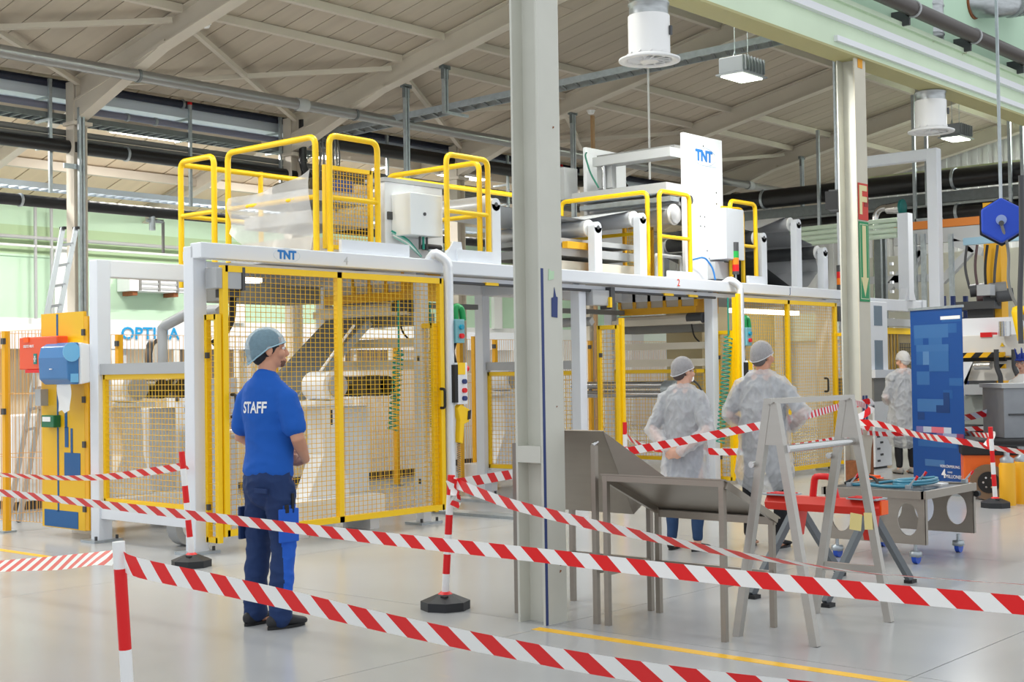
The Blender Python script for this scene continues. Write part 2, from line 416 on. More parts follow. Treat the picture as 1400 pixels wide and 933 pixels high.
# signs on column 2
FIRE = mat('fire_sign_red', (206, 52, 36), .5); GREENS = mat('sign_green', (20, 140, 84), .5); LUM = mat('luminous_cream', (226, 214, 160), .5)
sg = thing('fire_sign', 'red fire extinguisher sign with cream letter F on the rear column', 'sign', (P2.x, P2.y - .13, 3.36))
MB().box((P2.x, P2.y - .131, 3.58), (.26, .006, .46)).build('board', FIRE, sg)
text_mesh('letter', 'F', .5, LUM, (P2.x - .02, P2.y - .137, 3.58), (1, 0, 0), (0, 0, 1), sg, bold=.012)
MB().prism([(.02, .16), (.13, .16), (.13, .3), (.02, .28)], (P2.x, P2.y - .137, 3.36), (1, 0, 0), (0, 0, 1), (0, .003, 0)).build('pictogram', mat('deep_red', (150, 24, 20), .5), sg)
sg = thing('escape_sign', 'green sign with cream down arrow under the fire sign', 'sign', (P2.x, P2.y - .13, 2.3))
MB().box((P2.x, P2.y - .131, 2.83), (.26, .006, 1.0)).build('board', GREENS, sg)
MB().prism([(-.05, .95), (-.05, .3), (-.1, .3), (0, .06), (.1, .3), (.05, .3), (.05, .95)], (P2.x, P2.y - .137, 2.33), (1, 0, 0), (0, 0, 1), (0, .003, 0)).build('arrow', LUM, sg)
MB().box((P2.x, P2.y - .133, 2.83), (.22, .003, .94)).build('border', mat('pale_border', (206, 214, 178), .5), sg)
MB().box((P2.x, P2.y - .1345, 2.83), (.2, .003, .92)).build('field', GREENS, sg)

# ---------------------------------------------------------------- overhead services
# grey steel pipe hung under the rafters
p = thing('steel_pipe', 'long silver pipe hung under the rafters of the machine hall', 'pipe', (17, 15.95, 5.5))
MB().cyl((3, 15.95, 5.66), (30.5, 15.95, 5.66), .085, 18).build('pipe_run', mat('silver_pipe', (158, 158, 158), .3, metal=.6), p)
for ur in RAFT:
    MB().cyl((ur - .02, 15.95, 5.66), (ur + .02, 15.95, 5.66), .097, 18).build('pipe_clamp', DGALV, p)
    MB().cyl((ur, 15.95, 5.74), (ur, 15.95, 5.82), .012, 8).build('hanger_rod', DGALV, p)
for uu in (13.5, 26.6):
    MB().cyl((uu - .1, 15.95, 5.66), (uu + .1, 15.95, 5.66), .1, 18).build('coupling', LGREY, p)
# service rack along the column row
def upipe(name, label, v, z, r, m_, u0=5.0, u1=30.5, cat='pipe', n=14, clamps=()):
    t = thing(name, label, cat, ((u0 + u1) / 2, v, z - r))
    MB().cyl((u0, v, z), (u1, v, z), r, n).build('pipe_run', m_, t)
    for c in clamps: MB().cyl((c - .02, v, z), (c + .02, v, z), r + .014, n).build('pipe_clamp', GALV, t)
    return t
NAVY = mat('navy_insulation', (34, 40, 58), .55)
LILAC = mat('lilac_pipe', (126, 128, 148), .45)
TRAYB = mat('bright_zinc', (206, 216, 228), .45, metal=.35, noise=.06, nscale=6, stretch=(.3, 8, 30))
upipe('insulated_pipe', 'dark navy insulated pipe along the top of the service rack', 17.75, 5.80, .06, NAVY, clamps=(11.2, 12.6, 15.8))
t = thing('cable_tray', 'wide bright zinc cable tray below the navy pipe on the service rack', 'cable tray', (17, 17.95, 5.6))
MB().bb((5, 17.8, 5.62), (30.4, 18.2, 5.625)).build('tray_floor', TRAYB, t)
for v in (17.8, 18.2): MB().bb((5, v - .003, 5.6), (30.4, v + .003, 5.76)).build('side_rail', TRAYB, t)
upipe('grey_pipe', 'lilac grey pipe beside the zinc tray on the service rack', 17.75, 5.46, .05, LILAC, u1=15.2, clamps=(11.6, 12.1))
def ladder_tray(name, label, u0, u1, v, z, wdt, m_, step=.16):
    t = thing(name, label, 'cable tray', ((u0 + u1) / 2, v, z))
    for sv in (-1, 1): MB().bb((u0, v + sv * wdt / 2 - .012, z), (u1, v + sv * wdt / 2 + .012, z + .08)).build('side_rail', m_, t)
    mb = MB(); uu = u0 + .05
    while uu < u1: mb.box((uu, v, z + .015), (.03, wdt, .03)); uu += step
    stuff(mb.build('rungs', m_, t)); return t
ladder_tray('ladder_tray', 'dark ladder tray under the lilac pipe on the service rack', 5, 15.4, 17.85, 5.27, .35, DGALV)
for i, (z, r) in enumerate(((5.09, .045), (5.01, .03), (4.96, .03), (4.91, .03))):
    upipe('conduit_pipe', ['thick grey conduit, topmost of the four on the service rack', 'thin grey conduit, second of four on the service rack', 'thin grey conduit, third of four on the service rack', 'thin grey conduit, lowest of four on the service rack'][i], 17.72, z, r, mat('conduit_grey', (112, 112, 110), .45), n=10)
upipe('black_pipe', 'thick black pipe under the four grey conduits', 17.55, 4.86, .095, BLACKP, u1=15.0, clamps=(11.45,))
upipe('black_pipe', 'thick black pipe starting beside the hose column above the deck', 17.55, 5.52, .12, BLACKP, u0=14.9, u1=24, clamps=(18.6,))
t = ladder_tray('ladder_tray', 'bright ladder tray low on the service rack near the green wall', 5, 20, 18.2, 4.30, .35, TRAYB)
upipe('black_pipe', 'black pipe hanging lowest in front of the green wall', 18.2, 4.12, .085, BLACK, u1=24, clamps=(10.1, 11.0))
for i, uu in enumerate((10.25, 12.65, 14.45, 16.9, 20.2, 21.9)):
    t = thing('strut_post', ['perforated strut post beside the leftmost hall column', 'perforated strut post with red end cap in the service rack', 'perforated strut post right behind the hose column', 'perforated strut post above the white cabinet deck', 'perforated strut post beside the front grey column', 'perforated strut post behind the front grey column'][i], 'strut', (uu, 17.45, 4.0))
    MB().box((uu, 17.62, 4.98), (.045, .045, 1.6)).build('channel', GALV, t)
    MB().box((uu, 17.62, 5.8), (.05, .05, .04)).build('end_cap', RED if i in (1, 5) else GALV, t)
    for z in (5.56, 5.24, 4.85):
        MB().box((uu, 17.8, z), (.04, .4, .035)).build('cantilever_arm', GALV, t)
# tall galvanised post by the leftmost column carrying the low tray
t = thing('strut_post', 'tall double strut post below the leftmost hall column', 'strut', (10.55, 17.3, 0))
for dx in (-.03, .03): MB().box((10.55 + dx, 17.3, 2.7), (.035, .05, 5.4)).build('channel', GALV, t)
MB().bar((10.3, 17.35, 4.55), (10.55, 17.35, 4.55), .03, .07).build('bracket', GALV, t)
# vertical drop hose bundle and black elbow pipe at column two
t = thing('elbow_pipe', 'black drain pipe with elbows running down the second hall column', 'pipe', (14.6, 17.2, 4.3))
MB().tube([(14.62, 17.25, 5.75), (14.62, 17.25, 4.95), (14.95, 17.25, 4.6), (14.95, 17.25, 4.2)], .065, 12, .12).build('pipe_run', BLACKP, t)
for z in (5.4, 5.05): MB().cyl((14.62, 17.25, z), (14.62, 17.25, z + .05), .08, 12).build('socket', BLACKP, t)
for k in range(7):
    uu = 14.95 + .07 * k
    o = MB().tube([(uu, 17.3, 5.88), (uu + .02, 17.2, 5.2), (uu + .05 * (k % 3 - 1), 17.2, 4.7), (uu + .04, 17.3, 4.1)], .018, 7, .1).build('cable', mat('grey_cable', (140, 142, 144), .5) if k % 2 else MGREY)
    tag(o, ['first', 'second', 'third', 'fourth', 'fifth', 'sixth', 'seventh'][k] + ' grey cable from the left in the bundle by the drain pipe', 'cable', 'cables hanging by the drain pipe')
# ladder tray crossing the hall with two hangers
t = thing('ladder_tray', 'galvanised ladder tray crossing the hall high under the rafters', 'cable tray', (15, 12.8, 5.6))
A = Vector((15.4, 17.3, 5.32)); B = Vector((17.0, 9.3, 5.62))
A = pu(432, 192, 15.1); B = pv(1092, 52, 10.2)
dr = (B - A).normalized(); sd = dr.cross(Vector((0, 0, 1))).normalized()
for s_ in (0, 1): MB().bar(A + sd * .38 * s_, B + sd * .38 * s_, .02, .1).build('side_rail', GALV, t)
mb = MB(); L = (B - A).length; k = 0
while k * .22 < L: mb.bar(A + dr * (k * .22) + Vector((0, 0, -.03)), A + dr * (k * .22) + sd * .38 + Vector((0, 0, -.03)), .045, .025); k += 1
stuff(mb.build('rungs', DGALV, t))
def hanger(label, x, ytop, ybot, v, arm=.35):
    a = pv(x, ytop, v); b = pv(x, ybot, v)
    t = thing('strut_hanger', label, 'hanger', (a.x, v, min(a.z, b.z)))
    mb = MB()
    a.z = max(a.z, zc(v) - .36)
    for dx in (-.028, .028): mb.box((a.x + dx, v, (a.z + b.z) / 2), (.03, .06, abs(a.z - b.z)))
    mb.build('channel', GALV, t)
    MB().box((a.x, v, a.z), (.2, .06, .06)).build('beam_clamp', DGALV, t)
    MB().box((a.x, v, a.z - .1), (.12, .05, .16)).build('gusset', DGALV, t)
    if arm: MB().box((a.x + arm / 2, v, b.z + .02), (arm, .05, .04)).build('arm', GALV, t)
    return t
hanger('long strut hanger dropping from the second rafter behind the deck', 555, 118, 258, 15.0, 0)
hanger('short strut hanger carrying the crossing ladder tray', 608, 92, 155, 14.19, .5)
hanger('double strut hanger left of the white machine side panel', 783, 162, 300, 14.72, 0)
hanger('strut hanger above the roller frame at the far rafter', 1096, 216, 300, 14.53, 0)
# detector domes
def dome(label, p_, dirn, cat='smoke detector'):
    t = thing('smoke_detector', label, cat, p_)
    d = Vector(dirn)
    MB().lathe([(.001, 0), (.06, 0), (.06, .025), (.045, .05), (.001, .055)], p_, d, 18).build('housing', PWHITE, t)
    MB().lathe([(.075, -.012), (.075, 0)], p_, d, 18).build('mounting_plate', PWHITE, t)
    return t
dome('white smoke detector under the leftmost rafter', Vector(pu(281, 33, 10.72)) , (0, 0, -1))
dome('white smoke detector on the rafter above the machine side panels', Vector(pu(808, 152, 18.55)), (0, 0, -1))
dome('white round alarm sounder on the green partition wall', Vector(pv(1210, 31, VG - .07)), (0, -1, 0), 'alarm')
t = thing('flow_post', 'thin tan pipe standing up to the detector behind the machine', 'pipe', (18.6, 14.2, 0))
a = pu(810, 158, 18.9); MB().bar((a.x, a.y, 0), a, .06, .05).build('pipe_run', mat('tan', (176, 140, 100), .6), t)
# round ceiling diffusers on spiral ducts
SPIRAL = mat('spiral_duct', (186, 190, 192), .32, metal=.8, noise=.14, nscale=9, stretch=(1, 1, 4))
def diffuser(label, x, yc, wpx, d):
    c = pd(x, yc, d); R = wpx / 2 * d / FPX
    t = thing('ceiling_diffuser', label, 'air diffuser', c)
    r1 = R * .68
    MB().lathe([(R * .74, .012), (R * .8, 0), (R, 0), (R, .02), (r1 + .02, .05)], c, (0, 0, 1), 36, False).build('flare_ring', PWHITE, t)
    MB().lathe([(r1, .04), (r1, .44)], c, (0, 0, 1), 36, False).build('white_collar', PWHITE, t)
    prof = [(r1 - .012, .44)]
    z = .44
    while z < 2.2: prof += [(r1 - .012, z + .1), (r1, z + .11), (r1, z + .125), (r1 - .012, z + .135)]; z += .135
    MB().lathe(prof, c, (0, 0, 1), 36, False).build('spiral_duct', SPIRAL, t)
    hub = MB().lathe([(.3 * R, -.005), (.3 * R, .03)], c, (0, 0, 1), 24).build('hub_plate', PWHITE, t)
    for k in range(12):
        a_ = 2 * PI * k / 12; dv = Vector((math.cos(a_), math.sin(a_), 0)); tv = Vector((-dv.y, dv.x, 0))
        m_ = c + dv * (R * .5) + Vector((0, 0, .04)); rot = Matrix((dv, (tv + Vector((0, 0, .8))).normalized(), dv.cross((tv + Vector((0, 0, .8))).normalized()))).transposed()
        MB().box(m_, (R * .42, .11, .008), rot).build('vane', PWHITE, t)
    MB().box(c + Vector((.2 * R, -r1 - .01, .28)) , (.03, .02, .09)).build('damper_lever', DGREY, t)
    return t
diffuser('large white swirl diffuser on a spiral duct near the front column', 888, 84, 84, 13.2)
diffuser('smaller white swirl diffuser on a spiral duct behind the rear column', 1273, 181, 62, 19.0)
# thin rod hanging below the near diffuser
a = pv(886, 96, 12.2); b = pv(887, 245, 12.2)
tag(MB().cyl((a.x, a.y, zc(a.y)), (a.x, a.y, b.z), .018, 8).build('suspension_rod', PWHITE), 'thin white rod hanging behind the near diffuser', 'rod')
# lamps: cast housing with a glowing lens, each with its own light
LENS = mat('lamp_lens', (236, 248, 226), .3, emit=9)
def lamp(label, p_, sx=.5, sy=.34, power=220):
    t = thing('high_bay_or_fill_lamp', label, 'lamp', p_)
    p_ = Vector(p_)
    MB().box(p_ + Vector((0, 0, .12)), (sx, sy, .2)).build('housing', mat('lamp_housing', (122, 126, 130), .4), t, bevel=.012)
    MB().box(p_ + Vector((0, 0, .01)), (sx + .06, sy + .05, .02)).build('rim', mat('lamp_housing', (0, 0, 0)), t)
    MB().box(p_ + Vector((0, 0, -.006)), (sx - .03, sy - .04, .012)).build('lens', LENS, t)
    for k in range(7): MB().box(p_ + Vector((-sx / 2 + sx * (k + .5) / 7, -sy / 2 - .012, .13)), (.012, .03, .18)).build('cooling_fin', mat('lamp_housing', (0, 0, 0)), t)
    for sxx in (-.15, .15): MB().tube([p_ + Vector((sxx - .04, 0, .22)), p_ + Vector((sxx, 0, .3)), p_ + Vector((sxx + .04, 0, .22))], .008, 6).build('hook', GALV, t)
    for sxx in (-.15, .15): MB().cyl(p_ + Vector((sxx, 0, .28)), Vector((p_.x + sxx, p_.y, (zc(p_.y) if p_.y < 17.5 else zc2(p_.y)))), .005, 5).build('suspension_wire', GALV, t)
    l = area('lamp_light', p_ + Vector((0, 0, -.02)), sx - .05, sy - .05, power, (1, .985, .95)); l.parent = t; l.location = (0, 0, -.02)
    return t
lamp('square high-bay lamp hanging right of the near diffuser', pd(1014, 106, 16.5), power=110)
lamp('square high-bay lamp hanging behind the far diffuser', pd(1307, 190, 22.5), power=110)
for i, (uu, vv) in enumerate(((6.0, 9.6), (10.0, 9.6), (13.2, 9.2), (5.6, 12.6), (5.6, 15.6), (6.2, 19.3), (28.6, 9.2), (27.0, 8.4))):  # lamps added out of view to brighten the line, annex and gable wall
    lamp(['added fill lamp out of view above the left end of the machine', 'added fill lamp out of view above the first mesh door', 'added fill lamp out of view above the passage between the cells', 'added fill lamp out of view left of the deck, nearer one', 'added fill lamp out of view left of the deck, farther one', 'added fill lamp out of view over the left end of the annex', 'added fill lamp out of view near the white gable wall, farther one', 'added fill lamp out of view near the white gable wall, nearer one'][i], (uu, vv, zc(vv) - .75 if vv < 17 else zc2(vv) - .4), 1.2, .5, power=[110, 110, 110, 140, 150, 120, 240, 240][i])
PANELL = mat('panel_light', (255, 250, 236), .3, emit=5)
for i, (x, y) in enumerate(((203, 186), (634, 243), (-150, 150), (420, 212), (830, 262))):  # first two are real lamps, the rest added to brighten the annex
    p_ = pv(x, y, 18.9); lab = ['glowing flat panel lamp in the annex behind the cable rack', 'glowing flat panel lamp in the annex behind the deck rail', 'added fill panel lamp at the left end of the annex', 'added fill panel lamp in the annex behind the hose bundle', 'added fill panel lamp in the annex behind the machine side panel'][i]
    t = thing('panel_or_fill_lamp', lab, 'lamp', p_)
    MB().box(p_ + Vector((0, 0, .03)), (1.3, .36, .05)).build('housing', PWHITE, t)
    MB().box(p_, (1.24, .3, .012)).build('lens', PANELL, t)
    l = area('lamp_light', p_, 1.2, .28, 230, (1, .96, .9)); l.parent = t; l.location = (0, 0, -.02)

# ---------------------------------------------------------------- services at the right end: pipes across the hall
def vpipe(label, u_, z, r, m_, v0, v1, clamps=()):
    t = thing('black_pipe', label, 'pipe', (u_, (v0 + v1) / 2, z - r))
    MB().cyl((u_, v0, z), (u_, v1, z), r, 16).build('pipe_run', m_, t)
    for c in clamps: MB().cyl((u_, c - .03, z), (u_, c + .03, z), r + .02, 16).build('pipe_clamp', GALV, t)
    return t
vpipe('upper thick black pipe crossing in front of the white gable wall', 26, 5.22, .2, BLACKP, 4, 17.5, (15.2, 10.9, 13.0))
vpipe('lower thick black pipe crossing in front of the white gable wall', 26, 4.55, .16, BLACKP, 4, 17.5, (10.85,))
t = thing('cable_tray', 'grey cable tray running between the two thick black pipes', 'cable tray', (26.2, 10, 4.8))
MB().bb((26.1, 4, 4.78), (26.16, 17.4, 5.0)).build('side_rail', DGALV, t); MB().bb((26.1, 4, 4.78), (26.6, 17.4, 4.785)).build('tray_floor', DGALV, t)
MB().bb((26.56, 4, 4.78), (26.6, 17.4, 5.0)).build('side_rail', DGALV, t)
tag(MB().bb((26.3, 4, 5.42), (26.42, 12.9, 5.5)).build('pale_conduit', mat('pale_green_conduit', (206, 212, 170), .4)), 'pale green conduit lying on the upper black pipe', 'pipe')
for i, x in enumerate((1249, 1266, 1380, 1397, 1118)):
    v = pu(x, 200, 25.7).y; zt = zc(v) - .1
    t = thing('threaded_hanger', ['strut hanger left of the far diffuser rod pair', 'strut hanger right of the far diffuser rod pair', 'strut hanger near the right end of the black pipes', 'rightmost strut hanger of the black pipes', 'strut hanger of the black pipes above the roller frame'][i], 'hanger', (25.7, v, 4.6))
    MB().bb((25.68, v - .03, 4.4 if i in (0, 2, 4) else 4.7), (25.74, v + .03, zt)).build('channel', GALV, t)
    if i in (0, 2, 4): MB().bb((25.68, v - .5, 4.4), (26.3, v, 4.46)).build('bracket', GALV, t)
for i, (x0, y0, ye, xe) in enumerate(((1197, 292, 358, 1232), (1203, 322, 370, 1236))):
    a = pu(xe, y0 - 8 if i == 0 else y0 - 3, 25.6 - .35 * i); b = pu(x0, y0 - 8 if i == 0 else y0 - 2, 25.6 - .35 * i); c = Vector((0, 0, 0))
    t = thing('steel_pipe', ['upper silver elbow pipe with a flange off the black pipe', 'lower silver elbow pipe with a flange off the black pipe'][i], 'pipe', (25.6, b.y, c.z))
    MB().tube([a, b, (b.x, b.y, c.z)], .075, 14, .25).build('pipe_run', CHROME, t)
    MB().cyl(a, a + Vector((0, .3, 0)), .13, 18, .1).build('reducer', CHROME, t)
    MB().cyl(a + Vector((0, -.05, 0)), a, .17, 18).build('flange', mat('teal_gasket', (30, 120, 120), .4), t)
# ---------------------------------------------------------------- production line
VF, VK = 9.70, 11.18          # front and rear post rows
FILM = mat('grey_film', (184, 186, 190), .3, metal=.15)
FILM2 = mat('pale_film', (204, 210, 218), .28, metal=.1)
TEAL = mat('teal_hose', (20, 150, 130), .4); HOSE = mat('pale_hose', (150, 200, 190), .4)
fr = thing('line_frame', 'white steel post and beam frame carrying the whole production line', 'machine frame', (12.5, 10.4, 0))
def post(u_, v_, z1=2.52, w_=.13, m_=WHITE, z0=0.0, plate=True):
    MB().box((u_, v_, (z0 + z1) / 2), (w_, w_, z1 - z0)).build('post', m_, fr, bevel=.006)
    if plate:
        MB().box((u_, v_, .012), (.3, .24, .024)).build('base_plate', GALV, fr)
        for a in (-.11, .11): MB().cyl((u_ + a, v_ - .08, .02), (u_ + a, v_ - .08, .06), .014, 8).build('anchor_bolt', DGREY, fr)
post(7.0, VF, 2.64, .14); post(7.0, VK, 2.62, .14); post(9.75, VF, 2.52, .11); post(9.75, VK); post(12.33, VF); post(12.3, VK, 2.52)
post(15.15, VF); post(15.15, 11.35); post(18.25, VF, 2.46, .2, WHITE2); post(18.25, VK)
MB().bb((6.93, VF - .19, 2.53), (19.0, VF - .03, 2.665)).build('front_beam', WHITE, fr, bevel=.008)
MB().bb((7.07, VK - .068, 2.46), (19.0, VK + .07, 2.62)).build('rear_beam', WHITE2, fr, bevel=.008)
MB().bb((7.06, VF - .08, 2.46), (18.6, VF - .02, 2.51)).build('door_rail', WHITE, fr)
MB().tube([(9.9, VF - .1, 2.45), (15.1, VF - .1, 2.45)], .016, 8).build('air_line', DGREY, fr)
for u_ in (9.75, 12.3, 15.15, 18.25): MB().bb((u_ - .06, VF, 2.45), (u_ + .06, VK, 2.6)).build('cross_beam', WHITE, fr)
MB().bb((6.95, VF + .06, 2.52), (7.05, VF + .1, 2.6)).build('cross_beam', WHITE, fr)
for u_, z in ((7.0, 1.6), (7.0, .27), (12.33, 1.59), (12.33, .27)):
    MB().bb((u_ - .05, VF, z - .05), (u_ + .05, VK, z + .05)).build('side_rail', LGREY if z > 1 else WHITE, fr)
# bent guard tubes above the side rails
for u_ in (7.25, 12.6):
    MB().tube([(u_, 10.55, 1.64), (u_, 10.55, 1.98), (u_ + .05, 10.2, 2.1), (u_ + .05, 9.75, 2.1)], .055, 4, .02, 2).build('guard_tube', LGREY, fr)
# door drive housing and cable at the left post
MB().bb((7.03, VF - .26, 2.27), (7.3, VF - .1, 2.45)).build('drive_housing', LGREY, fr, bevel=.008)
MB().bb((7.3, VF - .27, 2.26), (7.33, VF - .09, 2.46)).build('drive_cap', DGREY, fr)
MB().bb((7.14, VF - .22, 2.2), (7.32, VF - .1, 2.27)).build('cable_gland', DGREY, fr)
MB().tube([(7.28, VF - .16, 2.22), (7.27, VF - .16, 2.0), (7.18, VF - .14, 1.86), (7.1, VF - .1, 1.8)], .03, 8, .08).build('cable', BLACK, fr)
MB().bb((12.43, VF - .14, 2.28), (12.75, VF - .02, 2.46)).build('drive_housing', LGREY, fr, bevel=.008)
MB().bb((12.75, VF - .16, 2.24), (12.83, VF, 2.5)).build('limit_switch', DGREY, fr); MB().bb((12.72, VF - .17, 2.26), (12.76, VF - .12, 2.38)).build('switch_cover', YELLOW, fr)
MB().bb((18.3, VF - .2, 2.2), (18.5, VF - .1, 2.42)).build('limit_switch', DGREY, fr); MB().bb((18.46, VF - .21, 2.22), (18.52, VF - .11, 2.3)).build('switch_cover', YELLOW, fr)
for u_ in (10.7, 14.0, 14.55): MB().bb((u_ - .1, VF - .13, 2.44), (u_ + .1, VF - .08, 2.47)).build('sensor', YELLOW, fr)
for u_ in (9.7, 12.9):
    MB().bb((u_ + .1, VK - .12, 2.28), (u_ + 2.4, VK - .02, 2.34)).build('cable_channel', MGREY, fr)
# lettering on the beam
TB = mat('logo_blue', (22, 120, 200), .4); TG = mat('grey_print', (196, 198, 200), .5); TR = mat('red_print', (222, 70, 40), .5)
def logo(parent, p_, s_, ex=(1, 0, 0)):
    ex = Vector(ex); p_ = Vector(p_)
    text_mesh('logo_letters', 'TNT', s_, TB, p_, ex, (0, 0, 1), parent, bold=s_ * .045)
    pts = [p_ + ex * (math.cos(t) * s_ * 1.45 * (1 if abs(math.cos(t)) > .0 else 1)) + Vector((0, .002, math.sin(t) * s_ * .6)) for t in [2 * PI * k / 28 for k in range(28)]]
    MB().tube(pts, s_ * .03, 5, closed=True).build('logo_ring', mat('logo_ring', (206, 218, 232), .5), parent)
logo(fr, (7.86, VF - .192, 2.60), .105)
text_mesh('station_number', '4', .11, TG, (8.57, VF - .192, 2.585), (1, 0, 0), (0, 0, 1), fr)
text_mesh('station_number', '2', .13, TR, (14.12, VF - .192, 2.60), (1, 0, 0), (0, 0, 1), fr)
text_mesh('station_number', 'J', .12, mat('slate_print', (70, 90, 130), .5), (16.9, VF - .192, 2.60), (1, 0, 0), (0, 0, 1), fr)

def wire_panel(parent, o, ex, w_, h_, sx, sz, r, m_, name='wire_mesh'):
    """welded mesh: rods along ex and along z"""
    o = Vector(o); ex = Vector(ex).normalized(); ey = ex.cross(Vector((0, 0, 1))); mb = MB()
    def rod(a, b, off, up):
        d = (b - a).normalized(); e1 = ey * r; e2 = d.cross(ey) * r; vs = []
        for c in (a, b): vs += [c + off + e1, c + off - e1 * .5 + e2 * .87, c + off - e1 * .5 - e2 * .87]
        mb.add(vs, [(0, 1, 4, 3), (1, 2, 5, 4), (2, 0, 3, 5)])
    n_ = max(1, round(w_ / sx))
    for i in range(n_ + 1): rod(o + ex * (w_ * i / n_), o + ex * (w_ * i / n_) + Vector((0, 0, h_)), ey * r, None)
    n_ = max(1, round(h_ / sz))
    for i in range(n_ + 1): rod(o + Vector((0, 0, h_ * i / n_)), o + Vector((0, 0, h_ * i / n_)) + ex * w_, -ey * r, None)
    return stuff(mb.build(name, m_, parent))
def frame_rect(parent, o, ex, w_, h_, t_, m_, mids=()):
    o = Vector(o); ex = Vector(ex).normalized(); Z = Vector((0, 0, 1))
    for a in [0, w_] + list(mids): MB().bar(o + ex * a, o + ex * a + Z * h_, t_, t_, ex).build('stile', m_, parent)
    for b in (t_ / 2, h_ - t_ / 2): MB().bar(o + Z * b, o + ex * w_ + Z * b, t_, t_).build('rail', m_, parent)
def mesh_door(label, u0, u1, z0, z1, v_, mid, handles, step=(.056, .044)):
    t = thing('mesh_door', label, 'safety door', ((u0 + u1) / 2, v_, z0))
    frame_rect(t, (u0, v_, z0), (1, 0, 0), u1 - u0, z1 - z0, .055, YELLOW, [mid - u0])
    wire_panel(t, (u0, v_, z0), (1, 0, 0), u1 - u0, z1 - z0, step[0], step[1], .0032, WIRE)
    for hu in handles:
        MB().tube([(hu, v_ - .03, 1.17), (hu, v_ - .09, 1.17), (hu, v_ - .09, 1.36), (hu, v_ - .03, 1.36)], .014, 8, .03).build('handle', BLACK, t)
    return t
mesh_door('large yellow mesh sliding door with three stiles behind the blue-shirted worker', 7.12, 9.78, .15, 2.47, 9.46, 8.42, (7.17, 9.74))
mesh_door('yellow mesh sliding door on the far cell behind the man with crossed arms', 15.35, 18.1, .08, 2.46, 9.46, 16.72, (15.42, 17.7))
def wing(label, u_, v0, v1, z0, z1, m_=YELLOW):
    t = thing('wing_panel', label, 'guard panel', (u_, (v0 + v1) / 2, z0))
    frame_rect(t, (u_, v0, z0), (0, 1, 0), v1 - v0, z1 - z0, .045, m_)
    wire_panel(t, (u_, v0, z0), (0, 1, 0), v1 - v0, z1 - z0, .05, .05, .0032, WIRE)
    for z in (z0 + .3, z1 - .35): MB().box((u_ - .02, v1 - .03, z), (.03, .03, .05)).build('hinge', DGREY, t)
    return t
wing('narrow yellow mesh wing beside the left post of the first door', 7.06, 9.47, 9.62, .1, 2.05)
wing('narrow yellow mesh wing behind the right edge of the first door', 9.72, 9.5, 9.72, .13, 2.02)
wing('narrow yellow mesh wing at the left post of the open bay', 12.75, 9.45, 9.72, .1, 2.05)
wing('narrow yellow mesh wing beside the white post with the green spiral hose', 15.3, 9.5, 9.7, .05, 2.02)
wing('narrow yellow mesh wing at the right end of the far door', 18.15, 9.3, 9.5, .1, 2.02)
tag(MB().box((12.8, 9.43, 1.08), (.05, .05, 2.1)).build('yellow_post', YELLOW), 'yellow square post in front of the open bay left wing', 'post')
tag(MB().box((15.38, 9.42, 1.28), (.07, .05, 2.45)).build('yellow_post', YELLOW), 'tall yellow square post at the left edge of the far door', 'post')
def side_panel(label, u_, v0, v1, z0, z1, m_=YELLOW):
    t = thing('safety_fence', label, 'guard panel', (u_, (v0 + v1) / 2, z0))
    frame_rect(t, (u_, v0, z0), (0, 1, 0), v1 - v0, z1 - z0, .045, m_)
    wire_panel(t, (u_, v0, z0), (0, 1, 0), v1 - v0, z1 - z0, .05, .05, .0032, WIRE)
    return t
side_panel('yellow mesh panel between the two leftmost white posts', 7.0, VF + .11, VK - .08, .36, 1.55)
side_panel('yellow mesh panel behind the front grey column', 12.33, VF + .05, VK - .07, .35, 1.52)
side_panel('yellow mesh panel behind the woman in the hair net', 15.15, VF + .08, 11.28, .3, 1.52)

# roller stations: yellow window hood, drum, rails (faces across the line)
def station(label, u_, m_=CREAM):
    t = thing('roller_station', label, 'machine', (u_, 10.5, 0)); v0, v1 = VF + .2, 11.15
    MB().bb((u_ - .06, v0, 2.27), (u_ - .02, v1, 2.36)).build('hood_sill', AMBER, t)
    n_ = 5
    for k in range(n_ + 1):
        v = v0 + (v1 - v0) * k / n_; MB().bb((u_ - .06, v - .025, 2.36), (u_ - .02, v + .025, 2.56)).build('hood_mullion', AMBER, t)
    for k in range(n_):
        a = v0 + (v1 - v0) * k / n_ + .025; MB().bb((u_ - .045, a, 2.36), (u_ - .035, a + (v1 - v0) / n_ - .05, 2.55)).build('hood_pane', mat('hood_pane', (196, 186, 170), .3), t)
    MB().bb((u_ - .02, v0, 2.27), (u_ + .5, v0 + .03, 2.56)).build('hood_end', AMBER, t)
    MB().bb((u_ - .1, v0 - .1, 2.12), (u_ + .06, 11.25, 2.2)).build('upper_girder', m_, t)
    MB().cyl((u_ - .02, v0 - .02, 2.2), (u_ - .02, 11.2, 2.2), .055, 16).build('drum', CREAM, t)
    MB().bb((u_ + .1, v0, 2.02), (u_ + .4, 11.2, 2.14)).build('lower_girder', MGREY, t)
    MB().bb((u_ - .03, VF + .08, 1.79), (u_ + .03, 11.28, 1.88)).build('cross_rail', m_, t)
    MB().bb((u_ - .03, VF + .08, 1.56), (u_ + .03, 11.28, 1.66)).build('cross_rail', m_, t)
    MB().cyl((u_ - .05, v0 - .12, 2.2), (u_ - .05, v0 + .12, 2.2), .07, 14).build('bearing_block', DGREY, t)
    MB().tube([(u_ - .02, v0 + .1, 2.15), (u_ - .02, v0 + .06, 1.95), (u_ - .02, v0 - .06, 1.85)], .01, 6, .06).build('cable', BLACK, t)
    return t
station('roller station with yellow window hood seen through the open bay', 15.15)
station('roller station with yellow window hood behind the first mesh door', 9.75)
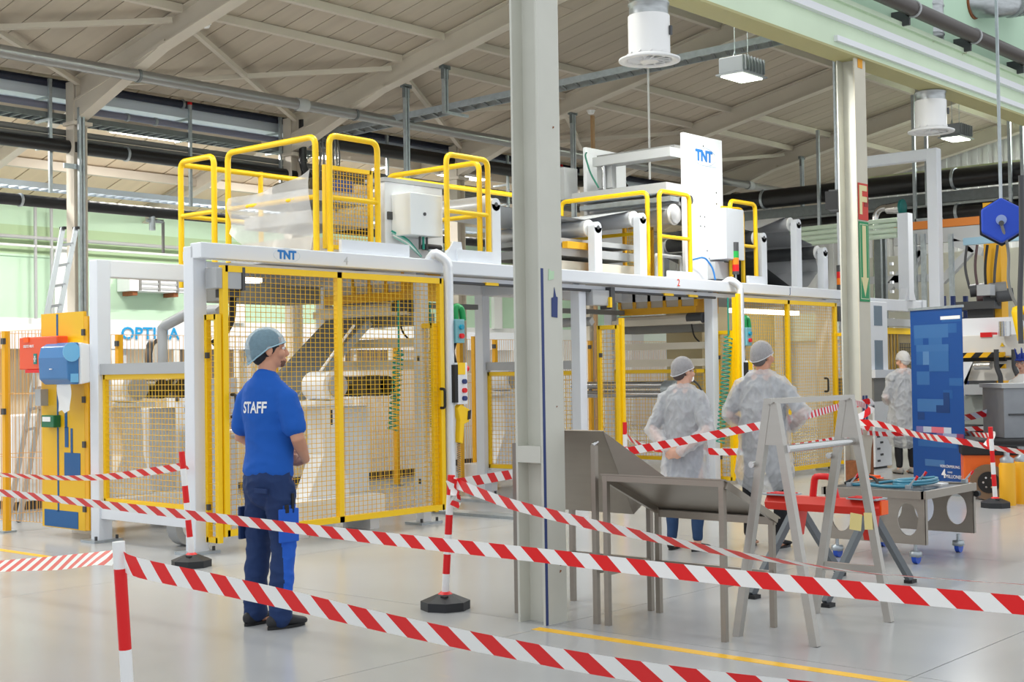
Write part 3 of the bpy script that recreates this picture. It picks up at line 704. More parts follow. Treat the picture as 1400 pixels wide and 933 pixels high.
# translucent curtain box inside the far cell
tag(MB().bb((16.0, 10.4, .4), (18.0, 11.0, 2.4)).build('beige_enclosure', mat('beige_sheet', (196, 184, 148), .5)), 'beige sheet metal enclosure inside the far cell', 'enclosure')
# diagonal grey belt inside the first cell
t = thing('belt_conveyor', 'steep grey belt rising to the right inside the first cell', 'conveyor', (9.0, 10.6, .9))
MB().add([(8.25, 10.35, .98), (8.25, 11.0, .98), (9.62, 11.0, 2.1), (9.62, 10.35, 2.1), (8.25, 10.35, .93), (8.25, 11.0, .93), (9.62, 11.0, 2.05), (9.62, 10.35, 2.05)], [(0, 1, 2, 3), (7, 6, 5, 4), (0, 3, 7, 4), (1, 5, 6, 2), (0, 4, 5, 1), (2, 6, 7, 3)]).build('belt', mat('belt_grey', (112, 114, 116), .4), t)
MB().bar((8.3, 10.32, .98), (9.62, 10.32, 2.06), .03, .08).build('side_rail', GALV, t)
MB().cyl((8.25, 10.3, .96), (8.25, 11.05, .96), .06, 14).build('tail_roller', ROLL, t)
MB().bb((8.0, 10.6, 2.25), (9.2, 11.1, 2.42)).build('ceiling_box', MGREY, fr)
tag(MB().bb((7.35, 9.98, 2.38), (7.95, 10.08, 2.43)).build('tube_light', mat('tube_light', (255, 250, 240), .3, emit=3)), 'glowing tube light under the beam inside the first cell', 'lamp')
tag(MB().bb((16.2, 9.98, 2.3), (18.0, 10.1, 2.36)).build('tube_light', MATS['tube_light']), 'glowing tube light under the beam inside the far cell', 'lamp')
# winding stations: white pedestal with a flared foot, round head and dark gripper motors
DARKY = mat('motor_bronze', (74, 66, 44), .4, metal=.4)
def winder(label, u_, v_, num=None, flip=1):
    t = thing('winding_robot', label, 'robot', (u_, v_, 0))
    MB().bb((u_ - .55, v_ - .25, .12), (u_ + .55, v_ + .25, .34)).build('base_beam', WHITE2, t, bevel=.01)
    for a in (-.45, .45): MB().bb((u_ + a - .06, v_ - .2, 0), (u_ + a + .06, v_ + .2, .12)).build('foot', WHITE2, t)
    MB().prism([(-.32, .34), (.22, .34), (.12, .75), (.1, 1.22), (-.14, 1.22), (-.12, .75)], (u_, v_ - .11, 0), (1, 0, 0), (0, 0, 1), (0, .22, 0)).build('pedestal', WHITE2, t, bevel=.01)
    MB().bb((u_ - .26, v_ - .16, 1.22), (u_ + .22, v_ + .16, 1.27)).build('head_plate', WHITE2, t)
    MB().cyl((u_ - .02, v_ - .16, 1.41), (u_ - .02, v_ + .16, 1.41), .14, 24).build('head', WHITE2, t)
    MB().cyl((u_ + .02, v_ - .18, 1.41), (u_ + .02, v_ - .155, 1.41), .115, 24).build('head_cover', LGREY, t)
    MB().tube([(u_ + .12, v_, 1.42), (u_ + .3, v_ - .04, 1.36), (u_ + .5, v_ - .05, 1.44), (u_ + .66, v_ - .05, 1.44)], .07, 10, .06).build('arm', DARKY, t)
    for a in (.3, .55, .68): MB().cyl((u_ + a, v_ - .17, 1.4), (u_ + a, v_ + .08, 1.4), .1, 16).build('gripper_motor', DARKY, t)
    MB().bb((u_ + .3, v_ + .05, .34), (u_ + .62, v_ + .35, 1.2)).build('drive_cabinet', WHITE, t, bevel=.01)
    if num: MB().tube([(u_ - .1, v_ - .05, 1.55), (u_ + .1, v_ - .1, 1.8), (u_ + .3, v_ - .1, 2.0)], .014, 8, .1).build('cable', PWHITE, t)
    if num: text_mesh('station_number', num, .2, mat('dark_print', (40, 44, 60), .5), (u_ - .02, v_ - .113, 1.1), (1, 0, 0), (0, 0, 1), t, bold=.004)
    return t
winder('white winding robot number 1 standing inside the first cell', 8.70, 9.98, '1')
winder('white winding robot seen through the left side mesh panel', 7.75, 11.9)
winder('white winding robot behind the front grey column', 13.4, 11.8)
# cabinet and beige/gray machinery behind the side panel
t = thing('equipment_cabinet', 'white equipment cabinet with dark gripper disc behind the left mesh panel', 'cabinet', (8.7, 11.9, 0))
MB().bb((8.5, 11.6, .0), (8.9, 12.3, 1.5)).build('body', WHITE2, t, bevel=.01)
MB().cyl((8.46, 11.75, 1.18), (8.5, 11.75, 1.18), .18, 24).build('gripper_disc', DARKY, t)
for z in (1.42, 1.28): MB().cyl((8.48, 12.1, z), (8.5, 12.1, z), .025, 10).build('knob', DGREY, t)
t = thing('castor_wheel', 'large pale wheel under the left side rail', 'wheel', (7.3, 10.4, 0))
MB().cyl((7.3, 10.2, .17), (7.3, 10.34, .17), .17, 28).build('tyre', LGREY, t); MB().cyl((7.3, 10.19, .17), (7.3, 10.35, .17), .1, 20).build('hub', PWHITE, t); MB().cyl((7.3, 10.18, .17), (7.3, 10.36, .17), .03, 10).build('axle', DGREY, t)
# hand wheel shaft in the open bay
t = thing('steel_shaft', 'polished twin steel shaft crossing behind the woman', 'shaft', (14.6, 10.6, .9))
for dz in (0, .12): MB().cyl((14.6, 9.9, 1.2 + dz), (14.6, 11.6, 1.2 + dz), .05, 14).build('rod', CHROME, t)
MB().cyl((14.6, 9.86, 1.25), (14.6, 10.06, 1.25), .13, 20).build('hub', GALV, t)
for v in (10.0, 11.5): MB().bb((14.55, v, 0), (14.65, v + .1, 1.25)).build('leg', WHITE, t)
t = thing('pressure_gauge', 'round white pressure gauge on a hose right of the woman', 'gauge', (14.9, 9.8, 1.3))
a = pv(985, 519, 9.55); a = pv(946, 517, 9.62)
t.location = a
MB().cyl(a, a + Vector((0, .05, 0)), .055, 20).build('case', DGREY, t); MB().cyl(a + Vector((0, -.004, 0)), a, .045, 20).build('dial', PWHITE, t)
MB().tube([a + Vector((.05, .03, -.02)), a + Vector((.25, .05, -.1)), a + Vector((.4, .05, -.35)), a + Vector((.5, .05, -.5))], .014, 6, .1).build('hose', DGREY, t)
# spiral hoses
def spiral(label, p0, p1, r, turns, m_=TEAL, tails=True):
    pts = []; N = int(turns * 9); p0 = Vector(p0); p1 = Vector(p1)
    for i in range(N + 1):
        t_ = i / N; a_ = 2 * PI * turns * t_; pts.append(p0.lerp(p1, t_) + Vector((math.cos(a_) * r, math.sin(a_) * r, 0)))
    t = thing('spiral_hose', label, 'hose', (p0.x, p0.y, min(p0.z, p1.z)))
    MB().tube(pts, .008, 5).build('coil', m_, t)
    MB().tube([p0, p0 + Vector((0, 0, .5))], .01, 6).build('straight_hose', m_, t)
    return t
spiral('green spiral air hose hanging beside the white post of the open bay', (15.25, 9.5, 1.95), (15.0, 9.5, .55), .055, 26)
spiral('green spiral air hose hanging inside the first mesh door, left of the inner post', (9.45, 9.72, 1.75), (9.35, 9.72, .95), .05, 16)
spiral('short green spiral air hose inside the first door, right of the inner post', (9.98, 9.8, 1.75), (9.98, 9.8, .95), .035, 16)
# goose-neck pendant arms with button boxes
def pendant(label, x, ztop, zbot, off, gun):
    p_ = pv(x, 400, 9.42); u_ = p_.x
    t = thing('pendant_arm', label, 'control pendant', (u_, 9.42, zbot))
    MB().tube([(u_ - .12, 9.62, 2.62), (u_ - .12, 9.5, ztop), (u_, 9.42, ztop - .1), (u_, 9.42, zbot)], .05, 4, .06, 3).build('arm', WHITE, t)
    b = MB().bb((u_ + .05, 9.36, 1.82), (u_ + .17, 9.5, 2.06)).build('button_box', mat('teal_box', (118, 176, 184), .4), t, bevel=.006)
    for z, m_ in ((1.98, mat('button_teal', (20, 150, 180), .3)), (1.89, RED)): MB().cyl((u_ + .11, 9.33, z), (u_ + .11, 9.36, z), .026, 14).build('button', m_, b)
    MB().tube([(u_ + .11, 9.43, 2.06), (u_ + .1, 9.43, 2.2), (u_ + .2, 9.43, 2.18), (u_ + .22, 9.43, 2.05)], .035, 8, .08).build('hose', mat('green_hose', (20, 150, 80), .4), t)
    b = MB().bb((u_ + .04, 9.35, 1.2), (u_ + .19, 9.48, 1.62)).build('control_box', WHITE2, t, bevel=.006)
    MB().bb((u_ + .045, 9.342, 1.5), (u_ + .15, 9.35, 1.62)).build('top_label', YELLOW, b)
    MB().bb((u_ - .01, 9.34, 1.22), (u_ + .04, 9.5, 1.6)).build('bracket', BLACK, b)
    for z, m_ in ((1.43, mat('button_navy', (30, 50, 110), .3)), (1.34, RED), (1.26, mat('button_navy', (0, 0, 0)))): MB().cyl((u_ + .13, 9.32, z), (u_ + .13, 9.35, z), .025, 12).build('button', m_, b)
    MB().cyl((u_ + .19, 9.4, 1.56), (u_ + .24, 9.4, 1.56), .032, 14).build('stop_button', RED, b)
    MB().tube([(u_ + .1, 9.43, 1.82), (u_ + .06, 9.43, 1.74), (u_ + .1, 9.43, 1.62)], .018, 8, .05).build('cable', BLACK, t)
    if gun:
        g = MB().prism([(0, .14), (.04, .02), (.02, -.2), (.07, -.22), (.1, -.02), (.17, 0), (.19, .12), (.05, .18)], (u_ + .05, 9.36, 1.02), (1, 0, 0), (0, 0, 1), (0, .07, 0)).build('scanner_gun', YELLOW, t, bevel=.008)
        MB().prism([(.14, .02), (.18, .03), (.19, .12), (.15, .11)], (u_ + .05, 9.352, 1.02), (1, 0, 0), (0, 0, 1), (0, .008, 0)).build('window', BLACK, g)
        pts = []
        for i in range(180):
            t_ = i / 179; pts.append((u_ + .1 + math.cos(i * 2 * PI / 7) * .016, 9.4 + math.sin(i * 2 * PI / 7) * .016, .82 - .55 * t_))
        MB().tube(pts, .004, 4).build('coiled_cable', MGREY, t)
    return t
pendant('white goose-neck pendant with button boxes and yellow scanner right of the first door', 613, 2.74, .2, 0, True)
pendant('white goose-neck pendant with teal button box behind the man with crossed arms', 1012, 2.7, .9, 0, False)

# ---------------------------------------------------------------- deck on top of the line
deck = thing('deck', 'white walkway deck on top of the production line', 'platform', (12, 10.8, 2.62))
MB().bb((8.4, VF - .03, 2.62), (19, 11.95, 2.68)).build('deck_plate', LGREY, deck)
MB().bb((8.6, VF - .1, 2.665), (9.5, VF - .06, 2.80)).build('toe_board', WHITE, deck); MB().bb((10.2, VF - .1, 2.665), (10.75, VF - .06, 2.8)).build('toe_board', WHITE, deck)
MB().bb((14.05, VF - .1, 2.665), (14.7, VF - .06, 2.76)).build('toe_board', WHITE, deck); MB().bb((15.95, VF - .1, 2.665), (16.4, VF - .06, 2.78)).build('toe_board', WHITE, deck)
G = 'yellow handrail hoops on the deck'
def hoop(label, pts, mid=None, r=.03):
    c = Vector(pts[0]); t = thing('handrail', label, 'handrail', c, G)
    MB().tube(pts, r, 12, .09, 5).build('hoop', YELLOW, t)
    if mid: MB().tube(mid, r * .8, 10).build('mid_rail', YELLOW, t)
    return t
Z0, ZT, ZM = 2.66, 3.77, 3.2
hoop('yellow rail hoop at the far left corner of the deck', [(8.4, 11.87, 2.45), (8.4, 11.87, ZT), (8.4, 11.3, ZT), (8.4, 11.3, Z0)], [(8.4, 11.87, ZM), (8.4, 11.3, ZM)])
hoop('long sloping-looking yellow hoop with clear sheet at the left deck edge', [(8.4, 11.07, Z0), (8.4, 11.07, ZT), (8.4, 9.73, ZT), (8.4, 9.73, Z0)], [(8.4, 11.07, ZM), (8.4, 9.73, ZM)])
hoop('yellow hoop at the front deck edge left of the white cabinet', [(8.52, 9.67, Z0), (8.52, 9.67, 3.79), (9.14, 9.67, 3.79), (9.14, 9.67, Z0)], [(8.52, 9.67, ZM), (9.14, 9.67, ZM)])
hoop('yellow rear rail along the back of the left deck', [(8.43, 11.87, ZT - .03), (10.4, 11.87, ZT - .03), (10.4, 11.87, Z0)], [(8.43, 11.87, ZM), (10.4, 11.87, ZM)])
tag(MB().cyl((9.45, 11.87, Z0), (9.45, 11.87, ZT), .028, 12).build('rail_post', YELLOW), 'single yellow rail post behind the clear sheet', 'post')
hoop('yellow hoop crossing the deck right of the white cabinet', [(10.7, 11.14, Z0), (10.7, 11.14, ZT), (10.7, 9.74, ZT), (10.7, 9.74, Z0)], [(10.7, 11.14, ZM), (10.7, 9.74, ZM)])
hoop('yellow hoop at the front edge right of the white cabinet', [(10.12, 9.67, Z0), (10.12, 9.67, 3.79), (10.76, 9.67, 3.79), (10.76, 9.67, Z0)], [(10.12, 9.67, ZM), (10.76, 9.67, ZM)])
hoop('long yellow rail behind the front grey column', [(10.75, 11.14, Z0), (10.75, 11.14, ZT - .02), (13.0, 11.14, ZT - .02)], None)
hoop('yellow rear rail low behind the deck cabinet', [(10.45, 11.9, Z0), (10.45, 11.9, 3.62), (11.6, 11.9, 3.62), (11.6, 11.9, Z0)], None, .026)
hoop('yellow rear rail beyond the deck cabinet', [(11.7, 11.9, Z0), (11.7, 11.9, 3.62), (14, 11.9, 3.62)], None, .026)
hoop('yellow hoop in front of the steel rollers', [(14.2, 11.43, 3.3), (14.2, 11.43, 3.8), (14.2, 10.02, 3.8), (14.2, 10.02, Z0)], [(14.2, 11.43, 3.28), (14.2, 10.02, 3.28)])
hoop('small yellow hoop below the white side panel with the blue logo', [(14.03, 9.72, Z0), (14.03, 9.72, 3.77), (14.71, 9.72, 3.77), (14.71, 9.72, Z0)], [(14.03, 9.72, 3.2), (14.71, 9.72, 3.2)])
hoop('front yellow hoop right of the signal tower', [(15.7, 9.72, Z0), (15.7, 9.72, 3.79), (16.35, 9.72, 3.79), (16.35, 9.72, Z0)], [(15.7, 9.72, 3.2), (16.35, 9.72, 3.2)])
hoop('rear yellow hoop right of the signal tower', [(15.7, 9.85, 3.7), (16.22, 9.85, 3.72), (16.22, 9.85, Z0)], None)
# clear sheet, mesh screen, machinery on the left deck
t = thing('clear_sheet', 'sagging clear plastic sheet hung on the left deck rail', 'sheet', (8.45, 10.4, 2.68))
CLR = mat('clear_plastic', (226, 224, 222), .22, alpha=.5)
mb = MB(); N = 14; vs = []
for i in range(N + 1):
    v = 9.76 + 1.25 * i / N; zt = 3.3 + .16 * (1 - i / N) - .05 * math.sin(PI * i / N); zb = 2.70 + (.25 * max(0, (i - 9) / 5) if i > 9 else 0)
    for k in range(7): vs.append((8.36 + .03 * math.sin(i * .9 + k), v, zb + (zt - zb) * k / 6))
mb.add(vs, [(i * 7 + k, i * 7 + k + 1, (i + 1) * 7 + k + 1, (i + 1) * 7 + k) for i in range(N) for k in range(6)], True); mb.build('sheet', CLR, t)
t = thing('mesh_screen', 'yellow framed mesh screen standing on the left deck', 'guard panel', (9.0, 10.0, 2.68))
a = pv(447, 268, 10.0)
frame_rect(t, (8.75, 10.0, 2.75), (1, 0, 0), .6, .82, .04, YELLOW); wire_panel(t, (8.75, 10.0, 2.75), (1, 0, 0), .6, .82, .04, .04, .004, WIRE)
t = thing('drive_unit', 'grey girder and motor block behind the mesh screen on the left deck', 'machine', (9.0, 10.9, 2.68))
for z, h_, m_ in ((2.72, .16, CREAM), (3.02, .12, LGREY), (3.25, .1, LGREY)): MB().bb((8.7, 10.2, z), (9.5, 11.2, z + h_)).build('girder', m_, t)
MB().cyl((9.0, 10.4, 3.42), (9.0, 11.0, 3.42), .1, 16).build('motor', DARKY, t); MB().bb((9.2, 10.3, 3.35), (9.4, 10.6, 3.5)).build('blue_motor', mat('motor_blue', (40, 70, 130), .4), t)
t = thing('deck_cabinet', 'white machine side plate with grey control box on the deck', 'cabinet', (10.0, 10.05, 2.68))
MB().bb((9.57, 10.02, 2.68), (10.42, 10.16, 3.49)).build('side_plate', WHITE2, t, bevel=.006); MB().bb((9.55, 10.0, 3.49), (10.42, 10.3, 3.53)).build('cap', LGREY, t)
b = MB().bb((9.66, 9.74, 2.93), (10.12, 10.02, 3.36)).build('control_box', mat('box_white', (232, 236, 238), .35), t, bevel=.008)
MB().cyl((9.86, 9.73, 3.15), (9.86, 9.745, 3.15), .018, 12).build('lock', DGREY, b)
MB().bb((9.6, 10.0, 3.1), (9.72, 10.02, 3.18)).build('name_plate', DGREY, t)
for k in range(4): MB().tube([(9.62 + .01 * k, 9.98, 2.98 - .02 * k), (9.78, 9.9, 2.9 - .02 * k), (9.92, 9.85, 2.72)], .01, 6, .08).build('hose', [TEAL, HOSE, PWHITE, HOSE][k], t)
for k in range(5): MB().cyl((10.0 + .05 * k, 9.8, 2.74), (10.0 + .05 * k, 9.8, 2.80), .022, 8).build('valve', GALV, t)
MB().cyl((10.05, 9.95, 2.84), (10.3, 9.95, 2.84), .035, 10).build('cylinder', BLACK, t)
for k in range(3): MB().cyl((9.9 + .05 * k, 9.85, 2.8), (9.9 + .05 * k, 9.85, 2.93), .014, 6).build('gland', [DGREY, TEAL, DGREY][k], t)
MB().prism([(0, 0), (.32, .0), (.28, .22), (.16, .22)], (10.0, 9.62, 2.66), (1, 0, 0), (0, 0, 1), (0, .05, 0)).build('gusset', WHITE, t)
# roller posts with steel rollers and film web
def roller(label, u_, zc_, v0=9.97, v1=11.5, r=.1, zp=2.68, m_=ROLL, ends=True):
    t = thing('web_roller', label, 'roller', (u_, 10.6, zp))
    for v in ((v0 - .07), (v1 + .07)):
        MB().bb((u_ - .07, v - .05, zp), (u_ + .07, v + .05, zc_)).build('bearing_post', WHITE, t)
        MB().cyl((u_, v - .05, zc_), (u_, v + .05, zc_), .07, 18).build('post_head', WHITE, t); MB().cyl((u_, v - .056, zc_), (u_, v - .05, zc_), .025, 10).build('bearing', DGREY, t)
    MB().cyl((u_, v0 + .03, zc_), (u_, v1 - .03, zc_), r, 24).build('drum', m_, t)
    for a, b in ((v0 + .01, v0 + .03), (v1 - .03, v1 - .01)): MB().cyl((u_, a, zc_), (u_, b, zc_), r * 1.04, 24).build('end_disc', PWHITE, t)
    MB().cyl((u_, v0 - .05, zc_), (u_, v0 + .02, zc_), .03, 10).build('shaft', DGREY, t)
    return t
roller('steel web roller on white posts right beside the front grey column', 12.93, 3.24)
roller('steel web roller on tall white posts left of the yellow hoop', 13.86, 3.42)
roller('steel web roller behind the deck rail left of the front grey column', 10.9, 3.33, 9.8, 11.1, .11)
roller('dark web roller on white posts right of the deck hoops', 16.8, 3.37, m_=DGREY)
roller('steel web roller on the tallest white posts above the far door', 17.8, 3.64)
roller('dark web roller on short white posts left of the rear column', 18.6, 3.27, m_=DGREY)
def web(label, pts, v0, v1, m_):
    mb = MB(); vs = []
    for p_ in pts: vs += [(p_[0], v0, p_[1]), (p_[0], v1, p_[1])]
    n_ = len(pts); 
    for p_ in pts: vs += [(p_[0], v0, p_[1] - .006), (p_[0], v1, p_[1] - .006)]
    f_ = [(2 * i, 2 * i + 1, 2 * i + 3, 2 * i + 2) for i in range(n_ - 1)] + [(2 * n_ + 2 * i + 2, 2 * n_ + 2 * i + 3, 2 * n_ + 2 * i + 1, 2 * n_ + 2 * i) for i in range(n_ - 1)]
    mb.add(vs, f_); return tag(mb.build('film_web', m_), label, 'film')
web('pale film running over the rollers beside the front grey column', [(11.0, 3.4), (12.93, 3.35), (13.86, 3.53), (14.75, 3.62)], 10.05, 11.35, FILM2)
web('grey film hanging over the tall rollers above the far door', [(16.2, 3.5), (16.8, 3.48), (17.75, 3.75), (17.9, 3.5), (18.55, 3.4), (18.75, 3.0), (18.4, 2.75)], 10.05, 11.35, FILM)
web('dark film dropping behind the tall posts above the far door', [(16.3, 3.2), (17.2, 3.0), (18.0, 2.72)], 10.1, 11.3, mat('dark_film', (84, 86, 88), .3, metal=.3))
t = thing('press_block', 'beige roller press with yellow guards under the film rollers', 'machine', (13.4, 10.8, 2.68))
for z, h_, m_ in ((2.7, .14, CREAM), (2.9, .1, LGREY), (3.05, .06, LGREY)): MB().bb((12.5, 10.1, z), (14.0, 11.3, z + h_)).build('girder', m_, t)
MB().bb((12.5, 9.98, 2.98), (13.1, 10.06, 3.06)).build('guard_bar', AMBER, t); MB().bb((13.0, 9.98, 2.70), (13.1, 10.06, 3.0)).build('guard_bar', AMBER, t)
t = thing('mesh_screen', 'yellow framed mesh screen behind the small deck hoop', 'guard panel', (14.6, 10.6, 2.68))
frame_rect(t, (14.35, 10.5, 2.72), (1, 0, 0), .62, .72, .04, AMBER); wire_panel(t, (14.35, 10.5, 2.72), (1, 0, 0), .62, .72, .045, .045, .004, WIRE)
t = thing('tube_stand', 'light grey tube frame on the deck left of the logo panel', 'frame', (14.5, 9.95, 2.68))
MB().tube([(14.2, 9.9, 2.68), (14.2, 9.9, 2.98), (14.75, 9.9, 2.98), (14.75, 9.9, 2.68)], .03, 4, 0).build('tube', LGREY, t)
# calender frame with two white side plates
t = thing('calender_frame', 'tall white twin-plate machine head with blue logo and grey cross beams', 'machine', (15.3, 10.7, 2.68))
MB().bb((14.84, 9.87, 2.66), (15.77, 9.93, 4.63)).build('side_plate', WHITE2, t, bevel=.008); MB().bb((14.84, 11.49, 2.66), (15.77, 11.55, 4.63)).build('side_plate', WHITE2, t, bevel=.008)
MB().bb((14.6, 9.93, 4.30), (14.85, 11.2, 4.42)).build('cross_beam', LGREY, t); MB().bb((14.7, 9.93, 4.42), (14.95, 11.2, 4.46)).build('beam_cover', MGREY, t)
MB().bb((14.5, 9.93, 3.82), (14.85, 11.49, 3.95)).build('cross_beam', LGREY, t); MB().bb((14.62, 9.95, 3.72), (14.9, 11.45, 3.78)).build('guide_rail', GALV, t)
MB().cyl((14.75, 9.95, 3.55), (14.75, 11.45, 3.55), .12, 22).build('steel_roll', ROLL, t); MB().cyl((14.75, 9.98, 3.55), (14.75, 10.0, 3.55), .14, 22).build('end_disc', PWHITE, t)
MB().cyl((14.9, 9.95, 3.74), (14.9, 11.45, 3.74), .07, 18).build('steel_roll', ROLL, t)
MB().cyl((14.97, 9.866, 3.75), (14.97, 9.872, 3.75), .06, 22).build('access_hole', DGREY, t)
for u_, z in ((15.3, 4.5), (15.2, 3.55), (15.3, 3.55), (15.2, 3.42), (15.3, 3.42), (15.6, 3.9), (15.6, 3.75), (15.6, 3.62), (15.35, 3.1), (15.4, 3.0)): MB().cyl((u_, 9.867, z), (u_, 9.872, z), .012, 8).build('bolt', DGREY, t)
logo(t, (15.31, 9.866, 4.36), .2); MB().bb((15.1, 9.866, 4.235), (15.6, 9.87, 4.25)).build('small_print', mat('logo_ring', (0, 0, 0)), t)
b = MB().bb((15.4, 9.6, 2.98), (15.85, 9.87, 3.66)).build('switch_box', mat('box_grey', (206, 210, 216), .4), t, bevel=.006)
MB().bb((15.35, 9.75, 2.72), (15.7, 9.87, 2.95)).build('valve_block', LGREY, t)
MB().bb((14.7, 10.95, 4.0), (14.8, 11.2, 4.3)).build('actuator', LGREY, t); MB().cyl((14.66, 11.05, 3.95), (14.66, 11.05, 4.3), .03, 8).build('actuator_rod', CHROME, t)
MB().tube([(14.6, 11.3, 4.5), (14.5, 11.25, 4.45), (14.55, 11.2, 4.2), (14.6, 11.1, 4.0)], .012, 6, .08).build('hose', mat('hose_green', (30, 110, 90), .4), t)
MB().tube([(14.9, 9.82, 2.95), (15.1, 9.75, 3.0), (15.25, 9.72, 2.85), (15.3, 9.72, 2.7)], .012, 6, .08).build('hose', mat('hose_blue', (40, 130, 210), .4), t)
MB().bb((14.6, 11.7, 3.9), (14.9, 11.9, 4.35)).build('rear_box', LGREY, t)
st = thing('signal_tower', 'signal tower with green, orange and red segments beside the deck hoop', 'signal light', (15.62, 9.6, 2.66))
MB().cyl((15.62, 9.6, 2.62), (15.62, 9.6, 2.78), .012, 8).build('stem', GALV, st)
for k, (m_, h_) in enumerate(((DGREY, .04), (RED, .09), (mat('signal_orange', (245, 130, 20), .3), .09), (mat('signal_green', (30, 160, 70), .3), .09), (DGREY, .12))):
    z = 2.78 + [0, .04, .13, .22, .31][k]; MB().cyl((15.62, 9.6, z), (15.62, 9.6, z + h_), .045, 18).build('segment', m_, st)
st = thing('signal_tower', 'small signal tower with red and orange segments by the last roller post', 'signal light', (18.95, 9.8, 2.66))
for k, m_ in enumerate((DGREY, MATS['signal_orange'], RED, DGREY)): MB().cyl((18.95, 9.8, 2.68 + .1 * k), (18.95, 9.8, 2.78 + .1 * k), .05, 14).build('segment', m_, st)
# ---------------------------------------------------------------- barrier posts and tape
def tape_mat(slant=.38):
    M = bpy.data.materials.new('barrier_tape'); M.use_nodes = True; nt = M.node_tree; b = nt.nodes['Principled BSDF']
    uv = nt.nodes.new('ShaderNodeUVMap'); sep = nt.nodes.new('ShaderNodeSeparateXYZ'); nt.links.new(uv.outputs[0], sep.inputs[0])
    a = nt.nodes.new('ShaderNodeMath'); a.operation = 'MULTIPLY_ADD'; a.inputs[1].default_value = slant; nt.links.new(sep.outputs[1], a.inputs[0]); nt.links.new(sep.outputs[0], a.inputs[2])
    fr_ = nt.nodes.new('ShaderNodeMath'); fr_.operation = 'FRACT'; nt.links.new(a.outputs[0], fr_.inputs[0])
    gt = nt.nodes.new('ShaderNodeMath'); gt.operation = 'GREATER_THAN'; gt.inputs[1].default_value = .5; nt.links.new(fr_.outputs[0], gt.inputs[0])
    mx = nt.nodes.new('ShaderNodeMix'); mx.data_type = 'RGBA'; mx.inputs[6].default_value = lin((250, 249, 247)); mx.inputs[7].default_value = lin((236, 16, 20))
    nt.links.new(gt.outputs[0], mx.inputs[0]); nt.links.new(mx.outputs[2], b.inputs['Base Color']); b.inputs['Roughness'].default_value = .35
    return M
TAPE = tape_mat()
def tape(label, pts, width=.078, period=.215, twist=(), slant=1, phase=0.0):
    """pts: 3D centre line; twist: tilt in radians at each point; a Catmull path with a hanging ribbon"""
    P = [Vector(p) for p in pts]; tw = list(twist) + [0] * (len(P) - len(twist)); out = []; tws = []
    for i in range(len(P) - 1):
        p0 = P[max(i - 1, 0)]; p1 = P[i]; p2 = P[i + 1]; p3 = P[min(i + 2, len(P) - 1)]; n_ = max(3, int((p2 - p1).length / .08))
        for k in range(n_):
            t = k / n_; out.append(.5 * ((2 * p1) + (p2 - p0) * t + (2 * p0 - 5 * p1 + 4 * p2 - p3) * t * t + (3 * p1 - p0 - 3 * p2 + p3) * t ** 3)); tws.append(tw[i] * (1 - t) + tw[i + 1] * t)
    out.append(P[-1]); tws.append(tw[-1])
    vs = []; us = []; L = phase
    for i, p_ in enumerate(out):
        d = (out[min(i + 1, len(out) - 1)] - out[max(i - 1, 0)]).normalized(); side = d.cross(Vector((0, 0, 1))).normalized(); up = side.cross(d)
        w_ = up * math.cos(tws[i]) + side * math.sin(tws[i])
        if i: L += (p_ - out[i - 1]).length
        vs += [p_ - w_ * width / 2, p_ + w_ * width / 2]; us += [(L / period, 0), (L / period, slant)]
    me = bpy.data.meshes.new('barrier_tape'); o = bpy.data.objects.new('barrier_tape', me); C.objects.link(o); o.location = P[0]
    me.from_pydata([v - P[0] for v in vs], [], [(2 * i, 2 * i + 2, 2 * i + 3, 2 * i + 1) for i in range(len(out) - 1)])
    ul = me.uv_layers.new(name='UVMap')
    for l in me.loops: ul.data[l.index].uv = us[l.vertex_index]
    me.materials.append(TAPE); me.polygons.foreach_set('use_smooth', [True] * len(me.polygons))
    return tag(o, label, 'barrier tape')
def barrier(label, base, top, bands=7, r=.024, marks=None):
    base = Vector(base); top = Vector(top); t = thing('barrier_post', label, 'barrier post', base)
    b = MB().lathe([(.16, 0), (.16, .055), (.06, .095), (.035, .1)], base, (0, 0, 1), 8).build('base', mat('black_base', (36, 38, 42), .55), t, flat=True)
    MB().box(base + Vector((-.06, -.05, .085)), (.03, .04, .02)).build('grip', BLACK, b)
    MB().lathe([(.05, .095), (.03, .112)], base, (0, 0, 1), 14).build('collar', RED, t)
    z0 = base + Vector((0, 0, .1)); d = top - z0
    if marks:
        for k in range(len(marks) - 1): MB().cyl(z0 + d * marks[k], z0 + d * marks[k + 1], r, 14).build('band', RED if k % 2 else PWHITE, t)
        return t
    for k in range(bands):
        MB().cyl(z0 + d * (k / bands), z0 + d * ((k + 1) / bands), r, 14).build('band', RED if k % 2 else PWHITE, t)
    return t
bF = pd(180, 1065, 5.17); bF.z = 0; tF = pd(162, 741, 5.17)
barrier('red and white barrier post in the left foreground, nearest the camera', bF, tF, 6, marks=(0, .16, .32, .48, .87, 1))
barrier('red and white barrier post beside the leftmost machine door', pz(262, 775), pz(262, 775) + Vector((-.05, .05, .92)), 6)
bM = pz(609, 833); tM = pd(617, 650, (bM - CAM).dot(FWD) )
barrier('red and white barrier post left of the front grey column', bM, tM, 6)
bQ = pd(1750, 858, 4.399); bQ.z = 0; barrier('red and white barrier post beyond the right picture edge', bQ, bQ + Vector((0, 0, .93)), 6)
bY = pd(1560, 990, 2.9); bY.z = 0; barrier('red and white barrier post beyond the lower right picture corner', bY, bY + Vector((0, 0, .93)), 6)
bX = pz(856, 690); barrier('red and white barrier post behind the stainless stand, near the woman', bX, bX + Vector((0, 0, .93)), 6)
bR = pz(1361, 694); tR = pd(1354, 584, (bR - CAM).dot(FWD)); barrier('red and white barrier post in front of the orange tractor', bR, tR, 6)
